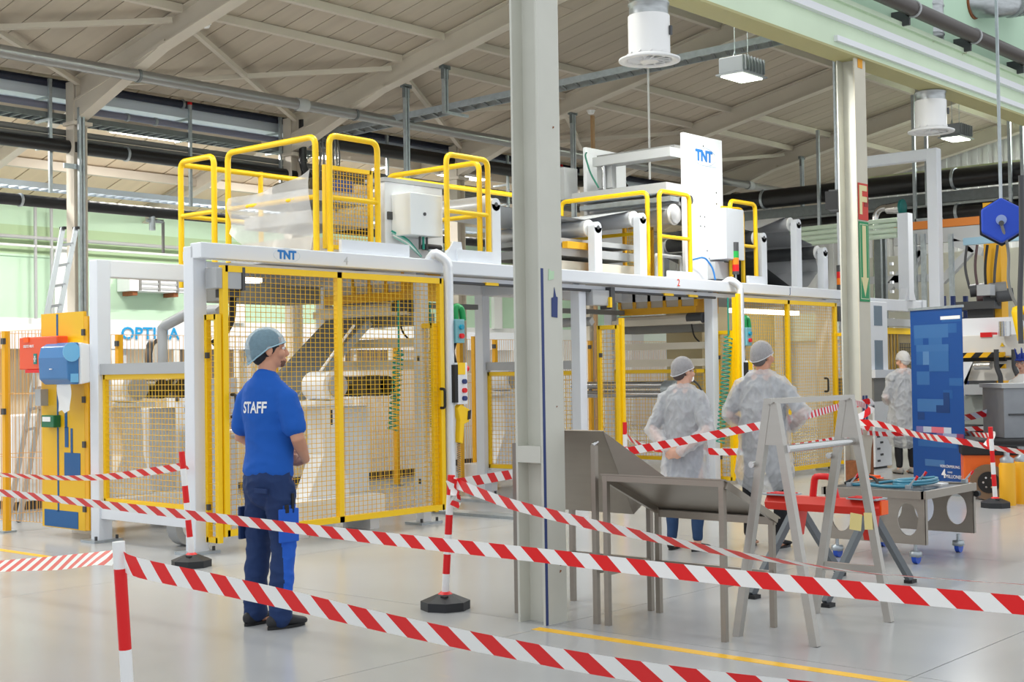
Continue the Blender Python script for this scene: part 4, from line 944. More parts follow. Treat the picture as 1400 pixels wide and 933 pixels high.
tape('wide foreground tape running from the front barrier post down to the right', [pd(163, 764, 5.181), pd(190, 777, 5.105), pd(300, 800, 4.816), pd(400, 822, 4.580), pd(500, 846, 4.366), pd(600, 868, 4.171), pd(700, 888, 3.993), pd(800, 907, 3.829), pd(950, 930, 3.607), pd(1120, 950, 3.385), pd(1560, 1000, 2.9)], 0.078, 0.175, (.1, .1, .2, .3, .4, .45, .5, .5, .5, .5))
tape('tape running left from the front barrier post', [pd(160, 760, 5.19), pd(140, 763, 5.4), pd(90, 769, 6.0), pd(40, 772, 6.6), pd(-30, 776, 7.4)], .084, .2, (.5, .9, .7, .8, .9))
tape('long tape across the whole picture in front of the worker and the grey column', [pd(-60, 667, 10.311), pd(9, 675, 9.809), pd(70, 682, 9.404), pd(136, 690, 9.002), pd(205, 698, 8.616), pd(271, 706, 8.277), pd(330, 713, 7.996), pd(400, 722, 7.686), pd(500, 734, 7.283), pd(610, 746, 6.886), pd(740, 760, 6.469), pd(900, 779, 6.020), pd(1050, 795, 5.653), pd(1200, 810, 5.328), pd(1420, 830, 4.913), pd(1750, 858, 4.399)], 0.07, 0.21, (.6, .6, .6, .55, .5, .45, .4, .3, .2, .1, .1, 0, 0, 0, 0))
tape('thin twisted tape from the middle barrier post sagging past the grey column to the right', [pd(620, 660, 8.598), pd(660, 676, 8.299), pd(700, 690, 8.019), pd(770, 708, 7.573), pd(840, 724, 7.174), pd(900, 737, 6.863), pd(1000, 757, 6.402), pd(1100, 772, 5.999), pd(1200, 785, 5.643), pd(1420, 801, 4.993), pd(1750, 822, 4.399)], 0.07, 0.255, (0, .2, .2, .3, .5, .7, .9, 1.2, 1.35, 1.4))
tape('tape rising from middle barrier post to rear column in front of two visitors', [pd(622, 662, 8.6), pd(705, 648, 9.2), pd(770, 636, 9.7), pd(835, 622, 10.3), pd(930, 604, 10.8), pd(1040, 582, 11.1), pd(1105, 568, 12.2), pd(1165, 552, 14.8), pd(1184, 556, 16.6)], .066, .17, (0, .2, .2, .2, .1))
tape('tape behind the two visitors from the far barrier post to the rear column', [pd(857, 597, 14.6), pd(875, 608, 14.3), pd(900, 614, 14.2), pd(960, 617, 14.0), pd(1010, 618, 14.0), pd(1090, 611, 14.6), pd(1165, 597, 16.0), pd(1180, 590, 16.7)], .075, .2, (.3, .6, .4, .3, .2))
tape('tape from the rear column past the blue banner to the right barrier post', [pd(1172, 578, 16.6), pd(1200, 580, 16.4), pd(1250, 594, 15.8), pd(1285, 600, 15.0), pd(1320, 605, 14.8), pd(1356, 612, 14.72), pd(1420, 622, 14.2)], .08, .24, (0, .2, .3, .3, .5, .7, .7))
tape('short tape wound around the rear column', [pd(1158, 556, 16.75), pd(1172, 553, 16.6), pd(1189, 549, 16.7), pd(1189, 562, 16.7), pd(1166, 574, 16.62), pd(1158, 572, 16.75), pd(1189, 586, 16.7)], .08, .22, (0, .3, .5, .5, .3))
tape('high tape sloping up between the banner and the grey metal box', [pd(1318, 572, 16.5), pd(1345, 566, 16.2), pd(1372, 557, 16.0)], .08, .2, (.4, .2, 0))
tape('upper thin tape behind the right barrier post', [pd(1186, 592, 16.75), pd(1215, 594, 17.2), pd(1260, 592, 17.1), pd(1318, 587, 17), pd(1345, 586, 17), pd(1374, 581, 16.3)], .06, .2, (.3, .3, .3, .3, .3, .3))
tape('lower thin tape behind the right barrier post', [pd(1318, 592, 16), pd(1340, 595, 15.4), pd(1354, 596, 14.9)], .06, .2, (.3, .3))
tape('short red tape tail hanging from the right barrier post', [pd(1357, 590, 14.6), pd(1356, 598, 14.6), pd(1348, 610, 14.6)], .07, .2, (.2, .9, .5))
tape('tape in front of the yellow blue panel to the left barrier post', [pd(-20, 648, 13.3), pd(40, 652, 13.0), pd(95, 654, 12.6), pd(150, 652, 12.2), pd(205, 645, 11.8), pd(256, 637, 11.4)], .07, .21, (.9, .8, .8, .6, .4, .5))
tape('knotted tape end at the top of the middle barrier post', [pd(612, 664, 8.62), pd(622, 660, 8.55), pd(626, 668, 8.6), pd(618, 676, 8.6), pd(625, 682, 8.62), pd(621, 693, 8.62)], .06, .2, (.3, .6, 0, .7, .2))

# ---------------------------------------------------------------- stainless desks, trestle, cart, saw-horse
def desk(label, u0, u1, v0, v1, zl, zh, plate, flip=False):
    """four square legs; plate = list of (u,z) along the slope"""
    t = thing('stainless_stand', label, 'stand', ((u0 + u1) / 2, (v0 + v1) / 2, 0)); s_ = .032
    for u_, z in ((u0, zl), (u1, zh)):
        for v in (v0, v1): MB().bb((u_ - s_ / 2, v - s_ / 2, 0), (u_ + s_ / 2, v + s_ / 2, z)).build('leg', STEEL, t)
    for v in (v0, v1): MB().bb((u0, v - .012, .3), (u1, v + .012, .33)).build('stretcher', STEEL, t)
    MB().bb((u1 - .012, v0, .3), (u1 + .012, v1, .33)).build('stretcher', STEEL, t)
    return t
t = desk('low stainless stand with a plate sloping away, in front of the woman', 6.47, 7.0, 4.09, 4.9, .9, .66, None)
MB().bb((6.455, 4.07, .86), (6.485, 4.92, .9)).build('front_rail', STEEL, t)
mb = MB(); mb.prism([(6.45, .905), (7.05, .64), (7.05, .632), (6.45, .897)], (0, 4.06, 0), (1, 0, 0), (0, 0, 1), (0, .87, 0)); mb.build('sloping_plate', STEEL, t)
for v in (4.07, 4.9): MB().bar((6.47, v, .87), (7.02, v, .63), .025, .04).build('side_rail', STEEL, t)
MB().bb((6.99, 4.07, .6), (7.02, 4.92, .645)).build('rear_rail', STEEL, t)
t = desk('stainless stand with a folded tilted tray partly behind the grey column', 6.47, 7.03, 4.985, 5.61, 1.07, .8, None)
MB().add([(6.5, 4.94, 1.155), (6.5, 5.64, 1.155), (6.95, 5.64, .61), (6.95, 5.05, .61), (6.505, 4.94, 1.159), (6.505, 5.64, 1.159), (6.955, 5.64, .614), (6.955, 5.05, .614)], [(0, 1, 2, 3), (7, 6, 5, 4), (0, 4, 5, 1), (1, 5, 6, 2), (2, 6, 7, 3), (3, 7, 4, 0)]).build('tilted_plate', STEEL, t)
MB().add([(6.95, 5.05, .61), (6.95, 5.64, .61), (7.25, 5.64, .82), (7.25, 5.0, .82), (6.95, 5.05, .614), (6.95, 5.64, .614), (7.25, 5.64, .824), (7.25, 5.0, .824)], [(0, 3, 2, 1), (4, 5, 6, 7), (0, 4, 7, 3), (1, 2, 6, 5), (2, 3, 7, 6), (0, 1, 5, 4)]).build('flap', STEEL, t)
MB().add([(6.5, 4.94, 1.155), (6.95, 5.05, .61), (7.25, 5.0, .82), (6.5, 4.944, 1.155), (6.95, 5.054, .61), (7.25, 5.004, .82)], [(0, 1, 2), (5, 4, 3), (0, 3, 4, 1), (1, 4, 5, 2), (2, 5, 3, 0)]).build('side_gusset', STEEL, t)
MB().cyl((6.455, 4.985, 1.07), (6.5, 4.985, 1.09), .012, 8).build('bolt', CHROME, t)
# A-frame trestle
t = thing('trestle', 'stainless A-frame trestle with two round cross bars', 'trestle', (7.1, 3.87, 0))
for u_ in (6.65, 7.55):
    for v in (3.63, 4.12):
        MB().bar((u_, v, 0), (u_, 3.87 + (v - 3.87) * .08, 1.32), .045, .045, (1, 0, 0)).build('leg', STEELB, t)
    MB().prism([(-.07, -.22), (.07, -.22), (.03, .02), (-.03, .02)], (u_ - .02, 3.87, 1.31), (0, 1, 0), (0, 0, 1), (.04, 0, 0)).build('gusset', STEELB, t)
    MB().cyl((u_ - .05, 3.98, .98), (u_ + .05, 3.98, .98), .018, 10).build('hinge_bolt', CHROME, t)
MB().bar((6.6, 3.87, 1.335), (7.6, 3.87, 1.335), .045, .03).build('top_bar', STEELB, t)
MB().cyl((6.65, 3.78, 1.07), (7.55, 3.83, 1.07), .022, 14).build('cross_bar', CHROME, t)
MB().bar((7.55, 3.68, .30), (7.55, 4.07, .30), .03, .05).build('low_stretcher', STEELB, t)
# yellow sticky notes on the trestle leg
NOTE = mat('pale_yellow_paper', (238, 220, 150), .8)
a = pu(1170, 714, 7.5); tag(MB().box(a, (.005, .075, .1), Matrix.Rotation(.1, 3, 'X')).build('paper_note', NOTE), 'pale yellow note left of the front trestle leg', 'note')
a = pu(1187, 713, 7.5); tag(MB().box(a, (.005, .05, .1), Matrix.Rotation(-.05, 3, 'X')).build('paper_note', NOTE), 'pale yellow note right of the front trestle leg', 'note')
# red saw-horse
LEGG = mat('slate_leg', (92, 98, 104), .45); REDP = mat('sawhorse_red', (214, 44, 26), .4); ORANGE = mat('bright_orange', (250, 96, 10), .45)
t = thing('saw_horse', 'red folding saw-horse with slate grey legs behind the trestle', 'saw-horse', (8.4, 4.5, 0))
a = pu(1052, 683, 8.4); b = pu(1208, 697, 8.4); zb = (a.z + b.z) / 2; v0, v1 = b.y, a.y
MB().prism([(-.06, -.05), (.06, -.05), (.07, .0), (.03, .05), (-.03, .05), (-.07, .0)], (8.4, v0, zb), (1, 0, 0), (0, 0, 1), (0, v1 - v0, 0)).build('beam', REDP, t)
MB().box((8.4, v0 - .004, zb), (.1, .012, .09)).build('end_cap', ORANGE, t)
for vv in (v0 + .12, v1 - .1): MB().bb((8.32, vv - .11, zb + .05), (8.48, vv + .11, zb + .06)).build('jaw_plate', GALV, t)
for k in range(3):
    MB().bb((8.33 + .05 * k, v0 + .03, zb + .06), (8.35 + .05 * k, v0 + .22, zb + .066)).build('red_mark', RED, t); MB().bb((8.33 + .05 * k, v1 - .2, zb + .06), (8.35 + .05 * k, v1 - .02, zb + .066)).build('red_mark', RED, t)
MB().tube([(8.4, v1 - .34, zb + .04), (8.4, v1 - .36, zb + .19), (8.4, v0 + .38, zb + .19), (8.4, v0 + .34, zb + .04)], .024, 6, .03, 3).build('handle', RED, t)
for vv, sgn in ((v0 + .1, 1), (v1 - .22, 1)):
    for du in (-.6, .6):
        MB().bar((8.4 + du * .06, vv, zb - .04), (8.4 + du, vv + (.02 if du < 0 else 0), .02), .055, .035, (0, 1, 0)).build('leg', LEGG, t)
        MB().box((8.4 + du, vv, .012), (.08, .06, .024)).build('rubber_foot', BLACK, t)
    MB().prism([(-.1, -.02), (.1, -.02), (.03, -.22), (-.03, -.22)], (8.4, vv - .03, zb), (1, 0, 0), (0, 0, 1), (0, .06, 0)).build('leg_bracket', REDP, t)
# stainless cart
t = thing('steel_cart', 'stainless cart with oval cut-outs and blue castors', 'cart', (10.3, 4.84, 0)); CU0, CU1, CV0, CV1 = 9.86, 10.78, 4.43, 5.27
for u_ in (CU0, CU1):
    MB().plate_holes(CV1 - CV0, .36, [(.14, .085, .19, .125), (.42, .085, .19, .125), (.70, .085, .19, .125)], (u_, CV0, .15), (0, 1, 0), (0, 0, 1), (.012, 0, 0)).build('end_plate', STEEL, t)
    for v in (CV0, CV1 - .01): MB().bb((u_, v, .15), (u_ + .05, v + .01, .51)).build('flange', STEEL, t)
for v in (CV0 - .02, CV1 - .02): MB().bb((CU0 - .02, v, .5), (CU1 + .03, v + .04, .56)).build('top_rail', STEEL, t)
for u_ in (CU0 - .02, CU1 - .01): MB().bb((u_, CV0, .5), (u_ + .04, CV1, .56)).build('top_rail', STEEL, t)
MB().bb((CU0, CV0, .52), (CU1, CV1, .545)).build('top_plate', mat('dark_plate', (70, 70, 74), .3, metal=.5), t)
CBL = mat('castor_blue', (30, 80, 190), .4)
for u_ in (CU0 + .02, CU1 - .1):
    for v in (CV0 + .09, CV1 - .09):
        c_ = MB().cyl((u_, v, .1), (u_, v, .15), .014, 8).build('castor', GALV, t)
        MB().lathe([(.02, .1), (.045, .095), (.05, .06), (.03, .05)], (u_, v, 0), (0, 0, 1), 14).build('castor_fork', GALV, c_)
        MB().cyl((u_ + .01, v - .018, .05), (u_ + .01, v + .018, .05), .05, 18).build('castor_wheel', CBL, c_)
MB().cyl((CU1 + .02, CV0 - .02, .47), (CU1 + .06, CV0 - .02, .47), .025, 12).build('bumper', BLACK, t)
# hoses and parts on the cart
HB = mat('hose_petrol', (70, 140, 165), .35)
def coil(label, c, rx, ry, n_, m_, tail):
    pts = []
    for i in range(n_ * 16): a_ = 2 * PI * i / 16; pts.append(Vector(c) + Vector((math.cos(a_) * rx * (1 + .05 * math.sin(a_ * .37)), math.sin(a_) * ry, .012 + .02 * (i / 16))))
    pts += [Vector(q) for q in tail]
    return tag(MB().tube(pts, .013, 7).build('hose_coil', m_), label, 'hose')
coil('coiled petrol blue hose lying on the stainless cart', (10.35, 4.72, .56), .26, .14, 2, HB, [(10.2, 4.9, .59), (10.0, 5.0, .575)])
tag(MB().tube([(10.0, 5.15, .57), (10.05, 5.0, .575), (9.95, 4.8, .575), (10.02, 4.6, .575)], .014, 7, .06).build('hose', HB), 'short petrol blue hose along the near edge of the cart', 'hose')
tag(MB().tube([(10.1, 5.22, .57), (10.15, 5.1, .64), (10.1, 4.95, .63), (10.05, 4.9, .575)], .012, 7, .06).build('hose', BLACK), 'black cable looped at the left end of the cart', 'cable')
for i, (u_, v) in enumerate(((10.0, 5.12), (10.0, 4.62), (10.45, 4.75), (10.74, 4.48))):
    t = thing('toggle_clamp', ['toggle clamp at the left corner of the cart', 'toggle clamp on the near edge of the cart', 'toggle clamp inside the hose coil on the cart', 'toggle clamp with red tip at the far corner of the cart'][i], 'clamp', (u_, v, .56))
    MB().box((u_, v, .575), (.05, .04, .03)).build('base', GALV, t); MB().bar((u_, v, .58), (u_ + .03, v - .05, .65), .016, .012).build('lever', GALV, t); MB().cyl((u_ + .025, v - .04, .63), (u_ + .035, v - .06, .66), .011, 8).build('grip', RED, t)
tag(MB().bb((10.55, 4.6, .545), (10.7, 4.95, .56)).build('paper_sheet', PWHITE), 'white sheet lying on the cart beside the hose coil', 'paper')
t = thing('orange_box', 'orange tool box on the floor beside the rear column foot', 'box', (11.6, 6.0, 0)); a = pz(1191, 682)
t.location = a; MB().box(a + Vector((0, 0, .12)), (.26, .2, .24)).build('body', ORANGE, t, bevel=.01); MB().box(a + Vector((0, 0, .25)), (.2, .15, .03)).build('lid', ORANGE, t)

# ---------------------------------------------------------------- roll-up banner
BB = mat('banner_blue', (8, 72, 144), .5)
b0 = pz(1250, 668, .03); b1 = pz(1321, 676, .03); ex = (b1 - b0); ex.z = 0; Lw = ex.length; ex.normalize(); nrm = Vector((ex.y, -ex.x, 0))
if nrm.dot(CAM - b0) < 0: nrm = -nrm
t = thing('roll_up_banner', 'tall blue roll-up banner with pale patches and white lettering', 'banner', (b0 + b1) / 2 - Vector((0, 0, .03)))
Hb = 2.16
def bq(x0, x1, z0, z1, off, th, name, m_, par=None):
    o_ = b0 + ex * (x0 * Lw) + nrm * off; MB().prism([(0, z0), ((x1 - x0) * Lw, z0), ((x1 - x0) * Lw, z1), (0, z1)], o_, ex, (0, 0, 1), nrm * th).build(name, m_, par or t)
bq(0, 1, 0, Hb, 0, .006, 'sheet', BB); bq(-.02, 1.02, Hb, Hb + .03, -.01, .03, 'top_bar', GALV); bq(-.03, 1.03, -.03, .05, -.06, .12, 'cassette', GALV)
blocks = [(.07, .74, 1.82, 1.98, .26), (.74, .9, 1.87, 1.98, .16), (.07, .25, 1.74, 1.82, .18), (.36, .62, 1.74, 1.82, .22), (.11, .74, 1.66, 1.74, .26), (.11, .24, 1.5, 1.66, .16), (.24, .36, 1.5, 1.66, .42), (.36, .74, 1.42, 1.66, .22), (.11, .36, 1.26, 1.42, .24), (.74, .99, 1.25, 1.34, .18), (.62, .74, 1.02, 1.17, -.35), (.48, .74, .93, 1.02, -.35), (.11, .62, .94, 1.09, .28), (.11, .25, .84, .93, -.3), (.11, .86, .52, .6, .16), (.24, .62, .29, .37, .32), (.62, .99, 2.0, 2.06, .14), (.62, .8, 1.1, 1.2, .1)]
for i, (x0, x1, z0, z1, s_) in enumerate(blocks):
    base_ = (8, 72, 144); k_ = abs(s_); tgt = (190, 205, 220) if s_ > 0 else (30, 34, 60)
    c_ = tuple(int(base_[j] * (1 - k_) + tgt[j] * k_) for j in range(3))
    bq(x0, x1, z0, z1, .006 + .0004 * (i % 4 + 1), .0006, 'print_patch', mat('print_%d' % i, c_, .5))
for i, (x0, x1, c_) in enumerate(((.08, .22, (120, 110, 160)), (.22, .38, (180, 190, 205)), (.38, .62, (214, 110, 124)), (.62, .76, (190, 200, 214)))):
    bq(x0, x1, .69, .76, .0085, .0006, 'print_patch', mat('prow_%d' % i, c_, .5))
for i, (x0, x1, c_) in enumerate(((.48, .6, (120, 90, 140)), (.6, .86, (150, 160, 190)), (.86, .99, (140, 60, 100)))):
    bq(x0, x1, .60, .69, .0085, .0006, 'print_patch', mat('prow2_%d' % i, c_, .5))
def btext(s_, x, z, size, bold=0.0): text_mesh('lettering', s_, size, PWHITE, b0 + ex * (x * Lw) + Vector((0, 0, z)) + nrm * .010, ex, (0, 0, 1), t, .0008, bold)
btext('4', .60, .21, .14, .004); btext('MILLIONEN', .80, .185, .058); btext('RUND', .72, .235, .03); btext('VERKÖRPERUNG', .72, .30, .045)
bq(.6, .97, 2.03, 2.07, .0085, .0006, 'print_bar', PWHITE)

# ---------------------------------------------------------------- left side: panel, fences, ladder, wall heater
t = thing('yellow_door', 'tall golden yellow door panel with blue block pattern at the far left', 'panel', (6.95, 11.75, .05))
MB().bb((6.94, 11.36, .09), (6.97, 12.12, 2.15)).build('sheet', YPANEL, t)
def ypatch(x0, y0, x1, y1):
    a_ = pu(x0, y0, 6.938); b_ = pu(x1, y1, 6.938); MB().bb((6.936, a_.y, a_.z), (6.94, b_.y, b_.z)).build('blue_pattern', mat('pattern_blue', (20, 92, 152), .5), t)
ypatch(77, 430, 81, 700); ypatch(61, 696, 107, 724); ypatch(88, 619, 110, 656); ypatch(88.5, 560, 92, 585); ypatch(88.5, 584, 93.5, 612); ypatch(96.5, 586, 99.5, 620)
MB().box((6.95, 11.3, 1.1), (.05, .06, 2.0)).build('hinge_post', AMBER, t)
for z in (1.95, 1.32, .9, .3): MB().box((6.92, 11.33, z), (.03, .04, .06)).build('hinge', DGREY, t)
def fence(label, p0, p1, h_=1.98, z0=.12, step=.05, posts=(0, 1), m_=AWIRE, hs=.62):
    p0 = Vector(p0); p1 = Vector(p1); t = thing('wire_fence', label, 'fence', ((p0 + p1) / 2)); d = p1 - p0; L_ = d.length
    wire_panel(t, p0 + Vector((0, 0, z0)), d, L_, h_ - z0, step, hs, .0035, m_)
    for f_ in posts:
        q = p0 + d * f_; MB().box(q + Vector((0, 0, h_ / 2)), (.06, .06, h_)).build('post', AMBER, t); MB().box(q + Vector((0, 0, .008)), (.14, .12, .016)).build('foot_plate', GALV, t)
        for z in (h_ - .1, h_ * .6): MB().box(q + Vector((-.04, -.02, z)), (.03, .05, .06)).build('clamp', DGREY, t)
    return t
fence('amber wire fence between the yellow panel and the far left post', (6.87, 12.67, 0), (6.95, 12.12, 0), 2.0, posts=(0,))
fence('amber wire fence leaving the picture at the far left', (6.85, 14.6, 0), (6.87, 12.72, 0), 2.0, posts=())
fence('amber wire fence running behind the yellow panel', (7.0, 13.2, 0), (8.5, 13.2, 0), 2.0, posts=(1,))
fence('amber wire fence behind the first cell', (8.55, 13.2, 0), (10.7, 13.2, 0), 2.0, posts=(1,))
fence('amber wire fence behind the right half of the first cell', (10.75, 13.2, 0), (12.85, 13.28, 0), 2.0, posts=(1,))
fence('amber wire fence behind the passage between the cells', (12.9, 13.28, 0), (14.9, 13.3, 0), 2.0, posts=(1,))
fence('amber wire fence behind the front grey column', (14.95, 13.3, 0), (17.2, 13.3, 0), 2.0, posts=(1,))
fence('amber wire fence behind the open bay', (17.25, 13.3, 0), (19.6, 13.3, 0), 2.0, posts=(1,))
fence('amber wire fence at the far end of the line', (19.65, 13.3, 0), (22, 13.3, 0), 2.0, posts=(1,))
for i, x in enumerate((630, 650)):
    a = pv(x, 600, 12.0 + i * .2); tag(MB().box((a.x, a.y, 1.0), (.06, .06, 2.0)).build('amber_post', AMBER), ['amber post behind the pendant right of the first door', 'amber post just left of the inner white post'][i], 'post')
# first-aid box, towel dispenser, green box
FA = mat('first_aid_orange', (236, 84, 40), .35)
p0 = pu(26, 462, 6.80); p1 = pu(78, 505, 6.80)
t = thing('first_aid_box', 'orange first-aid box with white lettering and green cross on the fence', 'first-aid box', ((6.85, (p0.y + p1.y) / 2, p1.z)))
MB().bb((6.80, p0.y, p1.z), (6.92, p1.y, p0.z)).build('case', FA, t, bevel=.012)
MB().bb((6.795, p1.y + .1, p1.z - .03), (6.85, p0.y - .12, p1.z)).build('latch', RED, t); MB().bb((6.79, p0.y - .19, p0.z - .05), (6.86, p0.y - .1, p0.z)).build('clip', ORANGE, t)
cy, cz_ = pu(48.5, 491, 6.8).y, pu(48.5, 491, 6.8).z
MB().bb((6.794, cy - .028, cz_ - .05), (6.8, cy + .028, cz_ + .05)).build('green_field', mat('aid_green', (20, 130, 120), .5), t)
MB().bb((6.790, cy - .008, cz_ - .03), (6.795, cy + .008, cz_ + .03)).build('cross', PWHITE, t); MB().bb((6.790, cy - .02, cz_ - .008), (6.795, cy + .02, cz_ + .008)).build('cross', PWHITE, t)
q = pu(39, 474, 6.797); text_mesh('lettering', 'ERSTE HILFE', .036, PWHITE, q, (0, -1, 0), (0, 0, 1), t, .001, .0005)
# towel dispenser: rounded blue front, white back shell
p0 = pu(55, 470, 6.74); p1 = pu(95, 526, 6.74)
t = thing('towel_dispenser', 'blue and white paper towel dispenser on the yellow panel', 'dispenser', (6.85, (p0.y + p1.y) / 2, p1.z))
v1_, v0_ = p0.y, p1.y; zb_, zt_ = p1.z, p0.z; mid = (v1_ + v0_) / 2
prof = [(6.94, zb_ + .01), (6.80, zb_), (6.745, zb_ + .05), (6.735, zt_ - .14), (6.76, zt_ - .04), (6.83, zt_), (6.94, zt_)]
MB().prism([(6.95, zb_ + .02), (6.84, zb_), (6.84, zt_), (6.95, zt_ - .02)], (0, v0_ - .03, 0), (1, 0, 0), (0, 0, 1), (0, v1_ - v0_ + .03, 0)).build('white_shell', PWHITE, t, bevel=.012)
MB().prism([(p_[0] - .02, p_[1]) for p_ in prof if p_[0] < 6.9] + [(6.84, zt_), (6.84, zb_)][:2], (0, v0_, 0), (1, 0, 0), (0, 0, 1), (0, v1_ - v0_, 0)).build('blue_cover', mat('dispenser_blue', (70, 130, 190), .25, alpha=.9), t, bevel=.012)
MB().lathe([(.001, 0), (.09, 0), (.09, .006)], (6.76, v0_ - .004, zb_ + .3), (0, -1, 0), 24).build('round_window', mat('window_blue', (120, 190, 236), .15), t)
MB().bb((6.75, v0_ - .006, zb_ + .02), (6.83, v0_, zb_ + .1)).build('label_plate', mat('window_blue', (0, 0, 0)), t)
MB().bb((6.70, mid - .0, zb_ + .14), (6.715, mid + .03, zb_ + .15)).build('mark', PWHITE, t)
mb = MB(); N = 8; vs = []
for i in range(N + 1):
    z = zb_ - .24 * i / N
    for k in range(5): vs.append((6.79 + .01 * math.sin(i * .6 + k), v0_ + .07 + .055 * k - .0 * i, z - (.015 * ((k * 7) % 3) if i == N else 0)))
mb.add(vs, [(i * 5 + k, i * 5 + k + 1, (i + 1) * 5 + k + 1, (i + 1) * 5 + k) for i in range(N) for k in range(4)], True); mb.build('paper_towel', PWHITE, t)
p0 = pu(56, 568, 6.86); p1 = pu(73, 585, 6.86); t = thing('green_box', 'small green plaster box below the towel dispenser', 'box', (6.9, (p0.y + p1.y) / 2, p1.z))
MB().bb((6.86, p0.y, p1.z), (6.94, p1.y, p0.z)).build('case', mat('box_green', (20, 110, 70), .4), t, bevel=.008); MB().bb((6.856, p0.y - .03, p0.z - .06), (6.86, p1.y + .05, p0.z - .015)).build('label', PWHITE, t)
tag(MB().bb((6.86, 12.0, 1.26), (6.94, 12.1, 1.42)).build('soap_dispenser', LGREY), 'small grey dispenser left of the hanging towel', 'dispenser')
# ladder
t = thing('aluminium_ladder', 'aluminium ladder leaning behind the yellow panel', 'ladder', (8.2, 14.3, 0)); ALU = mat('aluminium', (176, 182, 190), .4, metal=.5)
for x0, x1 in ((86, 62), (104, 79)):
    a = pv(x0, 312, 14.3); b = pv(x1, 440, 14.0); d_ = (b - a); MB().bar(a, a + d_ * (a.z / -d_.z) * .999, .026, .055, (1, 0, 0)).build('stile', ALU, t); MB().box(a, (.035, .1, .03)).build('end_cap', BLACK, t)
for k in range(10):
    y = 334 + 28 * k; f_ = (y - 312) / 128; a = pv(86 - 24 * f_, y + 2, 14.3 - .3 * f_); b = pv(104 - 25 * f_, y - 1, 14.3 - .3 * f_)
    if min(a.z, b.z) > .1: MB().bar(a, b, .03, .03).build('rung', ALU, t)
# wall heater
a = pv(163, 379, 22.4); b = pv(243, 398, 22.4)
t = thing('wall_heater', 'white wall-mounted fan heater with slatted outlet on the green wall', 'heater', ((a.x + b.x) / 2, 22.2, b.z))
MB().bb((a.x, 22.05, b.z - .06), (b.x, 22.48, a.z)).build('case', WHITE2, t, bevel=.01)
for k in range(4): MB().bb((a.x + .22, 22.03, b.z - .02 + .09 * k), (b.x - .05, 22.06, b.z + .02 + .09 * k)).build('slat', LGREY, t)
for k in range(3): MB().bb((a.x + .2 + .42 * k, 22.02, b.z - .05), (a.x + .24 + .42 * k, 22.06, a.z - .02)).build('grille_bar', MGREY, t)
MB().bb((a.x + .1, 22.1, b.z - .14), (a.x + .2, 22.45, b.z - .05)).build('bracket', RUST, t); MB().bb((b.x - .3, 22.1, b.z - .14), (b.x - .2, 22.45, b.z - .05)).build('bracket', RUST, t)
tag(MB().cyl((11, 22.3, 4.05), (28, 22.3, 4.05), .035, 10).build('wall_pipe', LGREY), 'thin grey pipe running along the green wall', 'pipe')
tag(MB().cyl((11, 22.3, 3.9), (28, 22.3, 3.9), .025, 10).build('wall_pipe', WALLW), 'thin white pipe below the grey pipe on the green wall', 'pipe')
for i, x in enumerate((48, 70)):
    a = pv(x, 285, 22.3); tag(MB().cyl((a.x, 22.3, 2.6), (a.x, 22.3, 4.6), .03, 8).build('wall_pipe', LGREY), ['left thin drop pipe on the green wall', 'right thin drop pipe on the green wall'][i], 'pipe')
a = pv(208, 302, 18.2); t = thing('pipe_valve', 'small valve with drop pipe hanging from the low black pipe', 'valve', (a.x, 18.2, a.z - .3))
MB().cyl((a.x, 18.2, a.z - .15), (a.x, 18.2, a.z + .2), .05, 10).build('body', GALV, t); MB().cyl((a.x - .1, 18.2, a.z), (a.x + .2, 18.2, a.z), .03, 8).build('branch', GALV, t); MB().cyl((a.x + .2, 18.2, a.z - .5), (a.x + .2, 18.2, a.z), .025, 8).build('drop_pipe', MGREY, t)
# packaging machine with lettering behind the fences
t = thing('packaging_machine', 'long white packaging machine with blue OPTIMA lettering behind the fences', 'machine', (14.5, 20.5, 0))
MB().bb((10.5, 20.5, 2.02), (24, 21.4, 2.42)).build('header', mat('header_grey', (214, 218, 224), .4), t); MB().bb((10.5, 20.7, 0), (24, 21.4, .9)).build('base', LGREY, t)
for k in range(10):
    u_ = 10.6 + 1.35 * k; MB().bb((u_, 20.55, .9), (u_ + .1, 20.65, 2.02)).build('mullion', LGREY, t); MB().bb((u_ + .1, 20.9, .9), (u_ + 1.3, 20.92, 2.02)).build('window_panel', [mat('brown_interior', (190, 174, 152), .6), CREAM, mat('dim_interior', (150, 140, 130), .6), WALLW][[0, 0, 1, 2, 1, 3, 2, 3, 1, 3][k]], t)
q = pv(206, 457, 20.49); text_mesh('lettering', 'OPTIMA', .30, mat('optima_blue', (20, 140, 196), .4), q, (1, 0, 0), (0, 0, 1), t, .004, .004, xs=1.1)
t = thing('reel_stand', 'round dark rimmed reel on a stand behind the left side panel', 'reel', (11.4, 15.6, 0)); a = pv(211, 490, 15.6)
MB().lathe([(.26, -.04), (.26, .04)], a, (.6, -.8, 0), 28).build('rim', DGREY, t); MB().lathe([(.2, -.05), (.2, .05)], a, (.6, -.8, 0), 28).build('reel', PWHITE, t); MB().bb((a.x - .05, a.y + .05, 0), (a.x + .05, a.y + .15, a.z)).build('stand', LGREY, t)
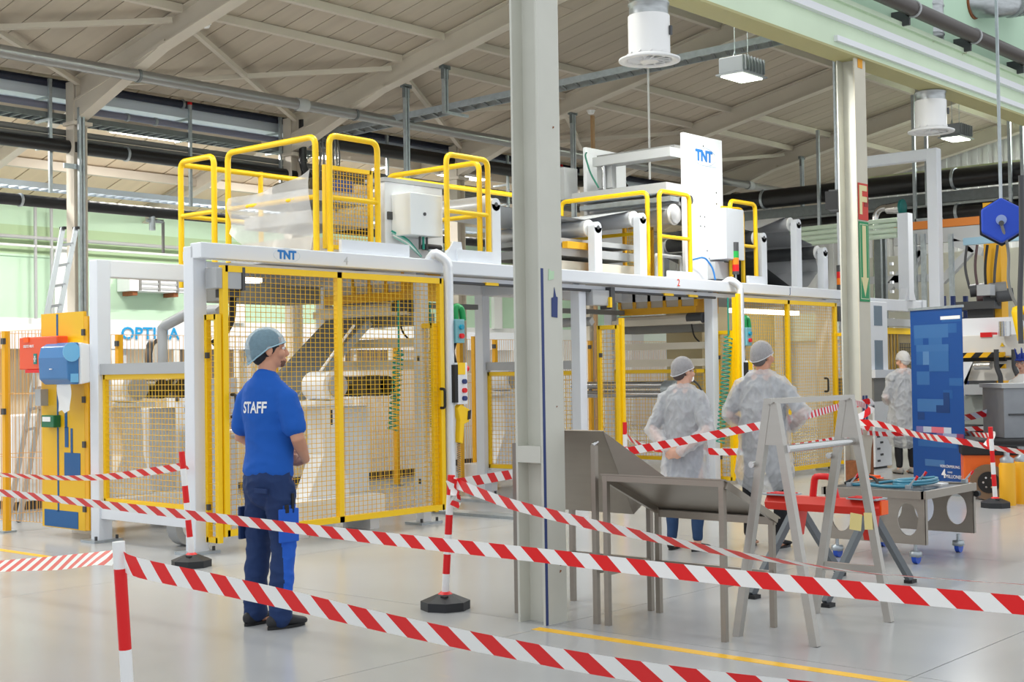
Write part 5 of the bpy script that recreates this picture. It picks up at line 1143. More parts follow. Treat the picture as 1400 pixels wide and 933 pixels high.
for i, (u0_, u1_, v, h_, m_, lab) in enumerate(((9.0, 9.9, 14.2, 1.5, CREAM, 'cream machine cabinet behind the fence left of the worker'), (11.2, 12.4, 14.6, 1.3, CREAM, 'cream machine cabinet behind the fence in the first cell'), (13.2, 14.4, 14.4, 1.7, WHITE2, 'white machine cabinet behind the fence beside the front column'), (16.0, 17.5, 15.2, 1.5, WHITE2, 'white machine cabinet behind the fence in the open bay'), (8.0, 8.7, 14.6, 1.1, WHITE2, 'white low cabinet behind the fence at the far left'))):
    t = thing('machine_cabinet', lab, 'cabinet', ((u0_ + u1_) / 2, v + .3, 0)); MB().bb((u0_, v, .1), (u1_, v + .6, h_)).build('body', m_, t, bevel=.015); MB().bb((u0_ + .08, v - .012, .3), ((u0_ + u1_) / 2 - .02, v, h_ - .1)).build('door', m_, t); MB().bb(((u0_ + u1_) / 2 + .02, v - .012, .3), (u1_ - .08, v, h_ - .1)).build('door', m_, t)
    MB().bb((u0_ + .05, v + .05, 0), (u1_ - .05, v + .5, .1)).build('plinth', DGREY, t)

# floor ramps
for i, (x, y, L_) in enumerate(((650, 705, 1.3), (690, 688, 1.6))):
    a = pz(x, y); tag(MB().bb((a.x - .1, a.y - L_ / 2, 0), (a.x + .12, a.y + L_ / 2, .03)).build('floor_rail', GALV), ['steel floor rail nearest the middle barrier post', 'steel floor rail behind the nearer one'][i], 'floor rail')
# ---------------------------------------------------------------- right side: gantry, press, reel, tractor
t = thing('white_gantry', 'tall white square-tube gantry behind the rear column', 'gantry', (20, 9.4, 0))
for v in (8.72, 10.25): MB().box((20, v, 2.43), (.17, .17, 4.86)).build('post', WHITE, t, bevel=.008); MB().box((20, v, .012), (.34, .34, .024)).build('base_plate', GALV, t)
MB().bb((19.92, 8.64, 4.70), (20.08, 10.33, 4.87)).build('top_beam', WHITE, t, bevel=.008)
t = thing('duct_stand', 'lower white frame with striped pale green duct beside the gantry', 'frame', (20.6, 9.6, 0))
MB().bb((19.05, 9.5, 2.40), (21.3, 9.64, 2.58)).build('beam', WHITE, t, bevel=.006); MB().bb((21.2, 9.48, 0), (21.34, 9.66, 2.6)).build('post', WHITE, t)
a = pv(1237, 292, 9.57); MB().bb((a.x - .09, 9.48, 2.58), (a.x + .09, 9.66, a.z)).build('post', WHITE, t); MB().prism([(-.2, 0), (.2, 0), (.1, .2), (-.1, .2)], (a.x, 9.5, 2.58), (1, 0, 0), (0, 0, 1), (0, .12, 0)).build('gusset', WHITE, t)
DUC = mat('pale_green_duct', (200, 216, 196), .5)
for k in range(4): MB().cyl((a.x, 9.7, a.z - .09 - .085 * k), (a.x, 12.5, a.z - .12 - .085 * k), .04, 10).build('striped_duct', DUC, t)
t = thing('slot_column', 'grey slotted steel column left of the gantry post', 'column', (20.9, 9.4, 0)); a = pv(1205, 400, 10.4)
for dx in (-.09, .09): MB().box((a.x + dx, 10.4, 1.9), (.07, .12, 3.8)).build('channel', DGALV, t)
for k in range(14): MB().box((a.x + .2, 10.3, 1.2 + .16 * k), (.06, .05, .05)).build('chain_link', WHITE2, t)
t = thing('operator_panel', 'white operator panel with two dark screens left of the gantry', 'control panel', (19.5, 9.2, 1.2)); a = pv(1185, 412, 9.2); b = pv(1207, 530, 9.2)
MB().bb((a.x, 9.15, b.z), (b.x + .1, 9.3, a.z)).build('case', WHITE2, t, bevel=.01)
for z0_, z1_ in ((.72, .95), (.2, .55)): MB().bb((a.x + .12, 9.142, b.z + (a.z - b.z) * z0_), (a.x + .38, 9.15, b.z + (a.z - b.z) * z1_)).build('screen', mat('screen_grey', (120, 136, 150), .3), t)
MB().bb((b.x - .1, 9.2, 0), (b.x, 9.26, b.z)).build('stand', WHITE, t)
t = thing('mesh_guard', 'yellow topped mesh guard with golden rods behind the fourth visitor', 'guard', (20.5, 9.9, 0)); a = pv(1195, 452, 9.9); b = pv(1250, 455, 9.9)
MB().bb((a.x - .3, 9.88, a.z - .05), (b.x + .4, 9.94, a.z + .05)).build('top_rail', YELLOW, t); MB().bb((a.x - .3, 9.86, a.z + .08), (b.x + .4, 9.96, a.z + .2)).build('cap_beam', LGREY, t)
MB().bb((a.x - .3, 9.97, .3), (b.x + .6, 10.0, a.z)).build('back_sheet', mat('tan_sheet', (176, 158, 116), .5), t)
for k in range(8): MB().cyl((a.x + .12 * k, 9.9, .4), (a.x + .12 * k, 9.9, a.z), .014, 6).build('rod', mat('brass', (206, 170, 90), .35, metal=.4), t)
for k in range(2): MB().box((a.x + .5 + 1.0 * k, 9.92, .6), (.05, .05, 1.2)).build('stile', AMBER, t)
wire_panel(t, (a.x + .9, 9.88, .4), (1, 0, 0), .9, 1.5, .07, .07, .006, DGREY)
t = thing('server_cabinet', 'white perforated machine base beside the fourth visitor', 'cabinet', (18.6, 9.0, 0)); a = pz(1193, 642); b = pz(1226, 634)
MB().bb((a.x, a.y - .05, .03), (a.x + .55, a.y + .6, 1.0)).build('body', WHITE2, t, bevel=.01); MB().bb((a.x, a.y - .05, 1.0), (a.x + .5, a.y + .6, 1.35)).build('mid_panel', MGREY, t); MB().bb((a.x - .05, a.y - .1, 1.35), (a.x + .6, a.y + .6, 1.47)).build('top_beam', WHITE, t)
for k in range(10): MB().box((a.x + .08 + .05 * (k % 4), a.y - .055, .12 + .09 * (k // 2)), (.03, .012, .03)).build('port', DGREY, t)
MB().box((a.x + .28, a.y + .2, .015), (.4, .4, .03)).build('foot', DGREY, t)
# press
STR = bpy.data.materials.new('hazard_stripes'); STR.use_nodes = True; nt = STR.node_tree; bs = nt.nodes['Principled BSDF']; tc = nt.nodes.new('ShaderNodeTexCoord'); sx_ = nt.nodes.new('ShaderNodeSeparateXYZ'); nt.links.new(tc.outputs['Object'], sx_.inputs[0])
ad = nt.nodes.new('ShaderNodeMath'); ad.operation = 'ADD'; nt.links.new(sx_.outputs[1], ad.inputs[0]); nt.links.new(sx_.outputs[2], ad.inputs[1])
mu = nt.nodes.new('ShaderNodeMath'); mu.operation = 'MULTIPLY'; mu.inputs[1].default_value = 4.4; nt.links.new(ad.outputs[0], mu.inputs[0]); fc = nt.nodes.new('ShaderNodeMath'); fc.operation = 'FRACT'; nt.links.new(mu.outputs[0], fc.inputs[0])
gt = nt.nodes.new('ShaderNodeMath'); gt.operation = 'GREATER_THAN'; gt.inputs[1].default_value = .5; nt.links.new(fc.outputs[0], gt.inputs[0]); mx = nt.nodes.new('ShaderNodeMix'); mx.data_type = 'RGBA'; mx.inputs[6].default_value = lin((250, 190, 10)); mx.inputs[7].default_value = lin((24, 24, 24)); nt.links.new(gt.outputs[0], mx.inputs[0]); nt.links.new(mx.outputs[2], bs.inputs['Base Color'])
UP = 18.2
def pbox(x0, y0, x1, y1, dep, name, m_, par, off=0.0, bev=0.0):
    a_ = pu(x0, y0, UP - off); b_ = pu(x1, y1, UP - off); return MB().bb((UP - off, a_.y, max(min(a_.z, b_.z), 0)), (UP - off + dep, b_.y, max(a_.z, b_.z))).build(name, m_, par, bevel=bev)
t = thing('forming_press', 'white forming press with hazard stripes right of the blue banner', 'press', (UP + .5, 6.8, 0))
PW = mat('press_white', (232, 228, 220), .4)
pbox(1290, 437, 1440, 457, 1.2, 'upper_housing', WHITE2, t, -.2); pbox(1290, 460, 1440, 486, 1.0, 'front_panel', PW, t, 0, .01); pbox(1300, 483, 1373, 488.5, .05, 'hazard_bar', STR, t, .04)
pbox(1300, 490, 1374, 494, .6, 'press_gap', BLACK, t, -.05); pbox(1290, 494, 1440, 520, .9, 'lower_panel', PW, t, -.12); pbox(1362, 498, 1374, 504, .05, 'hazard_bar', STR, t, .06)
a = pu(1336, 500, UP); b = pu(1358, 500, UP); MB().cyl((UP - .08, a.y, a.z), (UP - .08, b.y, a.z), .06, 16).build('drum', CHROME, t)
pbox(1340, 455, 1356, 461, .2, 'red_cover', RED, t, .02); a = pu(1374, 460, UP - .1); MB().cyl((a.x, a.y, a.z), (a.x, a.y, a.z + .2), .08, 16).build('glass_bowl', CHROME, t)
a = pu(1367, 474, UP - .02); MB().prism([(0, 0), (-.06, 0), (-.03, .055)], a, (0, 1, 0), (0, 0, 1), (.006, 0, 0)).build('warning_sign', YELLOW, t)
for x in (1362, 1386): a = pu(x, 478, UP - .15); b = pu(x + 6, 524, UP - .15); MB().tube([a, (a.x, a.y, a.z - .25), (b.x, b.y, b.z + .1), b], .035, 8, .1).build('hose', DGREY, t)
pbox(1318, 526, 1400, 540, 1.2, 'table_edge', LGREY, t, .1); pbox(1318, 541, 1440, 582, .9, 'apron', mat('grey_green', (148, 154, 150), .5), t, -.1); pbox(1290, 583, 1440, 640, .8, 'plinth', BLACK, t, -.2)
a = pu(1330, 495, UP - .03); MB().prism([(0, 0), (.2, 0), (.12, -.35), (.2, -.4)], a, (0, 1, 0), (0, 0, 1), (.02, 0, 0)).build('chute', WHITE2, t)
# clutter behind and above the press: motor block, blue rails, yellow mast, trusses
t = thing('drive_mast', 'golden yellow mast with motor block and cables behind the press', 'machine', (20.5, 7.4, 0)); a = pu(1361, 350, 20.5)
MB().box((20.5, a.y, 2.0), (.26, .26, 4.0)).build('mast', AMBER, t); 
for i in range(5):
    q = pu(1326 + 9 * i, 398 + 7 * ((i * 7) % 3), 20.2); MB().cyl(q, q + Vector((.1, -.22, .02)), .1 + .02 * (i % 2), 14).build('motor', [DGREY, mat('motor_maroon', (92, 70, 72), .5), DGREY, MGREY, DGREY][i], t)
q = pu(1348, 397, 20.0); MB().box(q, (.2, .2, .16)).build('terminal_box', LGREY, t); q = pu(1340, 418, 20.3); MB().box(q, (.4, .6, .12)).build('bracket', DGREY, t); MB().bb((20.3, q.y - .2, 0), (20.5, q.y + .2, q.z)).build('pedestal', DGREY, t)
for i in range(4):
    a = pu(1322 + 14 * i, 335, 20.2); b = pu(1326 + 11 * i, 395, 20.2); MB().tube([a, (a.x, a.y + .05, (a.z + b.z) / 2), b], .02, 6, .2).build('cable', [DGREY, MATS['motor_maroon'], BLACK, DGREY][i], t)
t = thing('blue_railing', 'dark blue railing behind the press', 'railing', (21, 7.5, 0)); NB = mat('rail_blue', (28, 50, 110), .5)
for y in (424, 438): a = pu(1290, y, 21.0); b = pu(1375, y - 2, 21.0); MB().bar(a, b, .05, .07).build('rail', NB, t)
for x in (1290, 1303, 1320, 1362): a = pu(x, 405, 21.0); MB().box((21, a.y, a.z / 2), (.06, .06, a.z)).build('post', NB, t)
t = thing('roof_truss', 'grey steel truss with diagonal braces behind the gantry', 'truss', (24.5, 10, 0))
for y, m_, h_ in ((309, mat('orange_beam', (206, 122, 50), .6), .16), (324, LGREY, .28)):
    a = pu(1224, y + 3, 24.5); b = pu(1400, y - 24, 24.5); b.z = a.z; MB().bar(a, b, .14, h_).build('chord', m_, t)
for (x0, y0, x1, y1) in ((1228, 395, 1262, 345), (1262, 340, 1215, 395), (1330, 340, 1288, 385), (1300, 330, 1345, 345), (1160, 385, 1270, 380)):
    MB().bar(pu(x0, y0, 24.5), pu(x1, y1, 24.5), .14, .14).build('brace', LGREY, t)
for x in (1262, 1300, 1250): a = pu(x, 320, 24.4); MB().box((24.4, a.y, a.z / 2), (.08, .08, a.z)).build('stanchion', GALV, t)
struct(MB().bb((27.5, 4, 0), (27.7, 13.5, 3.9)).build('wall_far', FARW))
# hose reel
t = thing('hose_reel', 'blue hexagonal cable reel hanging from a pale jib at the right edge', 'reel', pd(1370, 330, 15.8)); c_ = pd(1369, 302, 15.8); ax = (CAM - c_); ax.z = 0; ax.normalize(); sd = Vector((-ax.y, ax.x, 0))
RB = mat('reel_blue', (24, 70, 190), .4)
MB().prism([(math.cos(a_) * .255, math.sin(a_) * .265) for a_ in [PI / 6 + PI / 3 * k for k in range(6)]], c_ - ax * .09, sd, (0, 0, 1), ax * .18).build('housing', RB, t, bevel=.02)
MB().cyl(c_ + ax * .09, c_ + ax * .11, .06, 18).build('emblem', mat('emblem_pale', (140, 160, 210), .4), t); MB().prism([(math.cos(a_) * .28, math.sin(a_) * .29) for a_ in [PI / 6 + PI / 3 * k for k in range(6)]], c_ - ax * .12, sd, (0, 0, 1), ax * .03).build('rim', BLACK, t)
MB().cyl(c_ + ax * .1 + Vector((0, 0, -.04)), c_ + ax * .14 + Vector((0, 0, -.04)), .03, 12).build('spindle', DGREY, t)
MB().tube([c_ + ax * .12 + Vector((0, 0, -.05)), c_ + sd * .08 + Vector((0, 0, -.35)), c_ + sd * .05 + Vector((0, 0, -.8)), c_ + sd * .25 + Vector((0, 0, -1.2))], .018, 8, .2).build('cable', MGREY, t)
MB().bar(c_ + Vector((0, 0, .2)), Vector((c_.x, c_.y, 7.4)), .03, .03).build('suspension', GALV, t)
t = thing('jib_arm', 'pale blue jib arm passing below the cable reel', 'jib', pd(1360, 328, 17)); a = pd(1318, 331, 17.5); b = pd(1420, 322, 17); MB().bar(a, b, .1, .09).build('arm', mat('pale_blue', (160, 196, 214), .4), t); MB().bb((b.x - .04, b.y - .04, 0), (b.x + .04, b.y + .04, b.z)).build('mast', DGALV, t)
tag(MB().tube([pd(1396, 240, 15), pd(1397, 330, 15), pd(1394, 420, 15), pd(1396, 470, 15)], .03, 8, .2).build('hanging_cable', DGREY), 'thick grey cable hanging at the right picture edge', 'cable')
t = thing('hoist', 'yellow angled hoist arm above the cap at the right edge', 'hoist', pd(1395, 460, 15.5)); MB().tube([pd(1410, 425, 15.5), pd(1388, 424, 15.5), pd(1397, 465, 15.5)], .05, 4, .02, 2).build('arm', YELLOW, t); MB().bar(pd(1410, 425, 15.5), pd(1440, 424, 15.5), .06, .06).build('boom', YELLOW, t)
# tow tractor
t = thing('tow_tractor', 'orange and black electric tow tractor behind the right barrier post', 'tractor', pz(1360, 680)); o = pz(1352, 684); dv = Vector((.45, -.89, 0)).normalized(); du = Vector((dv.y, -dv.x, 0)); du = -du if du.dot(FWD) < 0 else du
OR = mat('tractor_orange', (236, 104, 24), .4)
def tb(a0, a1, z0, z1, d0, d1, name, m_): MB().prism([(a0, z0), (a1, z0), (a1, z1), (a0, z1)], o + du * d0, dv, (0, 0, 1), du * (d1 - d0)).build(name, m_, t, bevel=.015)
tb(-.26, .05, .18, .62, .03, .7, 'body', OR); tb(.05, .9, .3, .52, .06, .7, 'side_panel', OR); tb(-.28, .95, .5, .62, .0, .7, 'black_skirt', BLACK); tb(-.3, 1.2, .6, .67, .02, 1.0, 'deck', BLACK)
MB().cyl(o + Vector((0, 0, .2)) + du * -.03, o + Vector((0, 0, .2)) + du * .14, .2, 32).build('tyre', mat('dusty_tyre', (128, 104, 82), .8), t); MB().cyl(o + Vector((0, 0, .2)) - du * .04, o + Vector((0, 0, .2)) - du * .03, .12, 24).build('wheel_hub', BLACK, t)
for k in range(6): q = o + Vector((0, 0, .2)) - du * .045 + dv * (math.cos(k * PI / 3) * .06) + Vector((0, 0, math.sin(k * PI / 3) * .06)); MB().cyl(q, q + du * .01, .012, 8).build('wheel_bolt', CHROME, t)
# yellow cylinder bollards
for i, x in enumerate((1378, 1398)):
    a = pz(x, 691 - 2 * i); t = thing('yellow_cylinder', ['yellow cylinder with steel valve right of the barrier post', 'second yellow cylinder at the right picture edge'][i], 'cylinder', a)
    MB().lathe([(.085, 0), (.085, .44), (.06, .47)], a, (0, 0, 1), 20).build('body', AMBER, t); MB().lathe([(.07, .46), (.075, .5), (.03, .53), (.03, .6), (.045, .62)], a, (0, 0, 1), 16).build('valve', GALV, t)
# grey metal box
t = thing('metal_bin', 'scuffed grey sheet metal bin at the right picture edge', 'bin', pd(1390, 600, 15.6)); a = pd(1372, 531, 15.6); b = pd(1440, 598, 15.6)
rt = Vector((RIGHT.x, RIGHT.y, 0)).normalized(); fw = Vector((FWD.x, FWD.y, 0)).normalized()
MB().prism([(0, 0), (.62, 0), (.62, a.z - b.z), (0, a.z - b.z)], Vector((a.x, a.y, b.z)), rt, (0, 0, 1), fw * .7).build('body', mat('scuffed_steel', (150, 154, 160), .5, metal=.2, noise=.12, nscale=4), t)
MB().prism([(-.03, 0), (.66, 0), (.66, .05), (-.03, .05)], Vector((a.x, a.y, a.z)) - fw * .03, rt, (0, 0, 1), fw * .76).build('rim', LGREY, t); MB().prism([(.05, 0), (.6, 0), (.6, .02), (.05, .02)], Vector((a.x, a.y, b.z + (a.z - b.z) * .45)) - fw * .02, rt, (0, 0, 1), fw * .02).build('scratch', DGREY, t)
# big spiral duct and dark pipe high on the partition wall
t = thing('spiral_elbow', 'large silver spiral duct leaving the green wall at the upper right', 'duct', pv(1370, 20, VG - .2)); a = pv(1335, 8, VG - .1); 
pts = [a + Vector((0, .1, .05)), a + Vector((.1, -.2, 0)), a + Vector((.6, -.35, .1)), a + Vector((1.6, -.4, .3))]
MB().tube(pts, .2, 20, .25).build('duct', SPIRAL, t)
for k in range(8): q = a + Vector((.45 + .14 * k, -.33 - .01 * k, .06 + .035 * k)); MB().cyl(q, q + Vector((.03, 0, .006)), .21, 20).build('seam', SPIRAL, t)
MB().lathe([(.24, 0), (.24, .03)], a + Vector((0, .06, .05)), (0, -1, 0), 20).build('rusty_collar', RUST, t)
a = pv(1210, -5, VG - .35); b = pv(1400, 78, VG - .35); d_ = (b - a).normalized()
t = thing('brown_pipe', 'dark brown pipe running along the green partition wall', 'pipe', (a + b) / 2); MB().cyl(Vector((a.x - 3, VG - .35, a.z)), Vector((b.x + 6, VG - .35, a.z)), .1, 16).build('pipe_run', mat('brown_pipe', (66, 58, 54), .4), t)
for k in range(4): MB().cyl((a.x + .8 + 2 * k, VG - .35, a.z), (a.x + .84 + 2 * k, VG - .35, a.z), .115, 16).build('pipe_clamp', LGREY, t); MB().bb((a.x + .8 + 2 * k, VG - .3, a.z - .2), (a.x + .84 + 2 * k, VG - .05, a.z)).build('bracket', DGREY, t)
t = thing('spot_light', 'dark flood light on the left side of the rear column', 'flood light', pu(1144, 275, 17.5)); a = pu(1144, 275, 17.5)
MB().box(a, (.22, .2, .3), Matrix.Rotation(.4, 3, 'Z')).build('housing', DGREY, t); MB().box(a + Vector((-.12, .02, 0)), (.02, .17, .26), Matrix.Rotation(.4, 3, 'Z')).build('lens', BLACK, t); MB().bar(a, Vector((a.x, a.y, zc(a.y))), .03, .03).build('bracket', GALV, t)
# ---------------------------------------------------------------- people
from mathutils.bvhtree import BVHTree
SKIN = mat('skin', (206, 150, 122), .55, noise=.05, nscale=14); SKINP = mat('skin_pale', (222, 172, 148), .55, noise=.05, nscale=14)
BEARD = mat('dark_stubble', (112, 80, 66), .8); LIPS = mat('lips', (176, 104, 92), .5)
def loft(mb, rings, side=(1, 0, 0), n=16, round_ends=True):
    """rings: (centre, ra, rb); section spanned by `side` (ra) and its normal (rb)"""
    R_ = [(Vector(c), a, b) for c, a, b in rings]
    if round_ends:
        c0, a0, b0 = R_[0]; d0 = (c0 - R_[1][0]).normalized(); c1, a1, b1 = R_[-1]; d1 = (c1 - R_[-2][0]).normalized(); e0 = min(a0, b0); e1 = min(a1, b1)
        R_ = [(c0 + d0 * e0 * .75, a0 * .45, b0 * .45), (c0 + d0 * e0 * .45, a0 * .82, b0 * .82)] + R_ + [(c1 + d1 * e1 * .45, a1 * .82, b1 * .82), (c1 + d1 * e1 * .75, a1 * .45, b1 * .45)]
    vs = []; S_ = Vector(side); m_ = len(R_)
    for i, (c, a, b) in enumerate(R_):
        T = (R_[min(i + 1, m_ - 1)][0] - R_[max(i - 1, 0)][0]).normalized(); s_ = S_ - T * S_.dot(T)
        if s_.length < 1e-4: s_ = T.orthogonal()
        s_.normalize(); u_ = T.cross(s_)
        for k in range(n): t = 2 * PI * k / n; vs.append(c + s_ * (math.cos(t) * a) + u_ * (math.sin(t) * b))
    fs = [(i * n + k, i * n + (k + 1) % n, (i + 1) * n + (k + 1) % n, (i + 1) * n + k) for i in range(m_ - 1) for k in range(n)]
    fs += [tuple(range(n - 1, -1, -1)), tuple((m_ - 1) * n + k for k in range(n))]
    mb.add(vs, fs, True)
def limb(mb, pts, radii, n=12, flat=1.0, side=(1, 0, 0)):
    loft(mb, [(p, r, r * flat) for p, r in zip(pts, radii)], side, n)
def ball(mb, c, rx, ry, rz, n=14, m_=9):
    vs = []; c = Vector(c)
    for i in range(1, m_): 
        p_ = PI * i / m_
        for k in range(n): t = 2 * PI * k / n; vs.append(c + Vector((rx * math.sin(p_) * math.cos(t), ry * math.sin(p_) * math.sin(t), rz * math.cos(p_))))
    fs = [(i * n + k, (i + 1) * n + k, (i + 1) * n + (k + 1) % n, i * n + (k + 1) % n) for i in range(m_ - 2) for k in range(n)]
    fs += [tuple(range(n)), tuple((m_ - 2) * n + k for k in range(n - 1, -1, -1))]; mb.add(vs, fs, True)
def fuse(name, mb, vox, mats, parent, smooth=3, pick=None, push=None):
    """union of the closed shapes as one continuous skin"""
    me = bpy.data.meshes.new(name + '_src'); me.from_pydata(mb.v, [], mb.f); o = bpy.data.objects.new(name + '_src', me)
    md = o.modifiers.new('r', 'REMESH'); md.mode = 'VOXEL'; md.voxel_size = vox
    if smooth: ms = o.modifiers.new('s', 'SMOOTH'); ms.iterations = smooth; ms.factor = .5
    out = eval_mesh(o); bpy.data.objects.remove(o); bpy.data.meshes.remove(me)
    out.name = name
    if push:
        nv = len(out.vertices); co = [0.0] * (3 * nv); no = [0.0] * (3 * nv); out.vertices.foreach_get('co', co); out.vertices.foreach_get('normal', no); q = []
        for i in range(nv): q += push(Vector(co[3 * i:3 * i + 3]), Vector(no[3 * i:3 * i + 3]))[:]
        out.vertices.foreach_set('co', q)
    out.materials.clear()
    for m_ in mats: out.materials.append(m_)
    if pick:
        out.polygons.foreach_set('material_index', [pick(p_.center) for p_ in out.polygons])
    out.polygons.foreach_set('use_smooth', [True] * len(out.polygons)); out.update()
    r = bpy.data.objects.new(name, out); C.objects.link(r); r.parent = parent
    return r
def head_parts(mb, hc, yaw=0.0, pitch=0.0, s=1.0):
    """skull, jaw, nose, ears, lips, brow around hc (centre of the head); returns the map local->body"""
    R_ = Matrix.Rotation(yaw, 3, 'Z') @ Matrix.Rotation(pitch, 3, 'X'); tmp = MB()
    ball(tmp, (0, -.012, .03), .076, .096, .094); ball(tmp, (0, .028, -.045), .06, .062, .068); ball(tmp, (0, .062, -.085), .03, .03, .028)
    limb(tmp, [(0, .088, .012), (0, .1, -.012), (0, .109, -.034)], [.010, .012, .014], 10); ball(tmp, (0, .1, -.038), .02, .014, .012)
    ball(tmp, (0, .088, -.066), .024, .014, .007); ball(tmp, (0, .086, -.078), .022, .013, .008)
    for sx in (-1, 1):
        ball(tmp, (sx * .077, -.008, -.008), .011, .022, .034); ball(tmp, (sx * .045, .062, -.028), .03, .03, .03); ball(tmp, (sx * .033, .08, .022), .026, .014, .009)
    H = lambda v: Vector(hc) + R_ @ (Vector(v) * s)
    mb.add([H(v) for v in tmp.v], tmp.f, True); return H
def hand(mb, wrist, dirn, palm_n, s=1.0, curl=.5, thumb=1):
    """palm and five separate curled fingers; palm_n = direction the palm faces"""
    d = Vector(dirn).normalized(); n_ = Vector(palm_n); n_ = (n_ - d * n_.dot(d)).normalized(); x = d.cross(n_) * thumb; w_ = Vector(wrist)
    loft(mb, [(w_, .026 * s, .02 * s), (w_ + d * .03 * s, .036 * s, .017 * s), (w_ + d * .085 * s, .042 * s, .015 * s)], x, 12)
    for k, (off, L_) in enumerate(((.031, .068), (.011, .078), (-.01, .072), (-.03, .056))):
        b = w_ + d * .085 * s + x * off * s; a1 = curl * .6; a2 = curl * 1.3; p1 = b + (d * math.cos(a1) + n_ * math.sin(a1)) * L_ * .5 * s; p2 = p1 + (d * math.cos(a2) + n_ * math.sin(a2)) * L_ * .3 * s; p3 = p2 + (d * math.cos(a2 * 1.3) + n_ * math.sin(a2 * 1.3)) * L_ * .26 * s
        limb(mb, [b - d * .012 * s, p1, p2, p3], [.0095 * s, .009 * s, .0085 * s, .0075 * s], 8)
    b = w_ + d * .03 * s + x * .03 * s; limb(mb, [b, b + (d * .6 + x * .7 + n_ * .25) * .04 * s, b + (d * .9 + x * .65 + n_ * .45) * .068 * s], [.012 * s, .011 * s, .009 * s], 8)
def shoe(parent, x, y, ang, m_, L_=.27, sole=None, low=False):
    mb = MB(); R_ = Matrix.Rotation(ang, 3, 'Z'); P = lambda a, b, c: Vector((x, y, 0)) + R_ @ Vector((a, b, c)); h_ = .03 if low else .045
    loft(mb, [(P(0, -.08, .045), .034, .04), (P(0, -.03, .052), .038, .048 if not low else .03), (P(0, .04, .045), .042, .04 if not low else .025), (P(.003, .1, .036), .046, .03 if not low else .02), (P(.003, .155, .03), .036, .022 if not low else .016)], R_ @ Vector((1, 0, 0)), 14)
    o_ = fuse('shoe', mb, .009, [m_], parent, 2, push=lambda c, n_: Vector((c.x, c.y, max(c.z, .012))))
    s_ = MB(); pts = []
    for k in range(20):
        t = 2 * PI * k / 20; pts.append((math.sin(t) * (.044 if math.cos(t) > 0 else .036), .03 + math.cos(t) * .135))
    so = MB().prism(pts, P(0, 0, 0), R_ @ Vector((1, 0, 0)), R_ @ Vector((0, 1, 0)), (0, 0, .018)); 
    me = bpy.data.meshes.new('sole'); me.from_pydata(so.v, [], so.f); me.materials.append(sole or BLACK); q = bpy.data.objects.new('sole', me); C.objects.link(q); q.parent = o_
    return o_
def hair_net(parent, H, m_, s=1.0, droop=.5, band=None):
    """gathered bouffant cap with a frilled rim"""
    vs = []; N, M_ = 40, 16
    for i in range(M_ + 1):
        f_ = i / M_
        for k in range(N):
            t = 2 * PI * k / N; ph = PI * f_ * (.515 - .085 * math.sin(t)); rr = 1 + .015 * math.sin(k * 5.0 + i) + .02 * math.sin(k * 2.3 + i * .7)
            sx, sy, sz = .091, .113, .116
            x = sx * math.sin(ph) * math.cos(t) * rr; y = sy * math.sin(ph) * math.sin(t) * rr; z = sz * math.cos(ph)
            back = max(0, -math.sin(t)); z -= droop * .045 * back * f_ * f_; y -= droop * .022 * back * math.sin(PI * f_ * .8)
            if i >= M_ - 1: fr_ = 1.0 + (.035 if i == M_ else -.02) + .02 * math.sin(k * PI / 2 * 1.7); x *= fr_; y *= fr_; z -= .012 * (i - M_ + 1) * (1 + back)
            vs.append(H((x, y - .012, z + .028)))
    fs = [(i * N + k, (i + 1) * N + k, (i + 1) * N + (k + 1) % N, i * N + (k + 1) % N) for i in range(M_) for k in range(N)]
    me = bpy.data.meshes.new('hair_net'); me.from_pydata([tuple(v) for v in vs], [], fs); me.materials.append(m_); me.polygons.foreach_set('use_smooth', [True] * len(me.polygons))
    o_ = bpy.data.objects.new('hair_net', me); C.objects.link(o_); o_.parent = parent
    md = o_.modifiers.new('t', 'SOLIDIFY'); md.thickness = .003
    rim = MB().tube([vs[M_ * N + k] for k in range(N)], .0045, 6, closed=True)
    me = bpy.data.meshes.new('elastic_rim'); me.from_pydata([tuple(v) for v in rim.v], [], rim.f); me.materials.append(band or m_); me.polygons.foreach_set('use_smooth', [True] * len(me.polygons)); q = bpy.data.objects.new('elastic_rim', me); C.objects.link(q); q.parent = o_
    return o_
def hair(parent, H, m_):
    mb = MB(); ball(mb, (0, -.02, .035), .083, .1, .098); ball(mb, (0, -.06, -.02), .072, .055, .07)
    me = bpy.data.meshes.new('hair'); me.from_pydata([tuple(H(v)) for v in mb.v], [], mb.f); me.materials.append(m_); me.polygons.foreach_set('use_smooth', [True] * len(me.polygons)); o_ = bpy.data.objects.new('hair', me); C.objects.link(o_); o_.parent = parent; return o_
def eyes(parent, H):
    for sx in (-1, 1):
        mb = MB(); ball(mb, (sx * .032, .082, .004), .0125, .012, .0105)
        me = bpy.data.meshes.new('eye'); me.from_pydata([tuple(H(v)) for v in mb.v], [], mb.f); me.materials.append(PWHITE); o_ = bpy.data.objects.new('eye', me); C.objects.link(o_); o_.parent = parent
        mb = MB(); ball(mb, (sx * .032, .0925, .004), .006, .003, .006); me = bpy.data.meshes.new('iris'); me.from_pydata([tuple(H(v)) for v in mb.v], [], mb.f); me.materials.append(BLACK); q = bpy.data.objects.new('iris', me); C.objects.link(q); q.parent = o_
        mb = MB(); limb(mb, [(sx * .016, .088, .028), (sx * .034, .09, .033), (sx * .05, .078, .028)], [.004, .005, .003], 6); me = bpy.data.meshes.new('eyebrow'); me.from_pydata([tuple(H(v)) for v in mb.v], [], mb.f); me.materials.append(BEARD); q = bpy.data.objects.new('eyebrow', me); C.objects.link(q); q.parent = parent
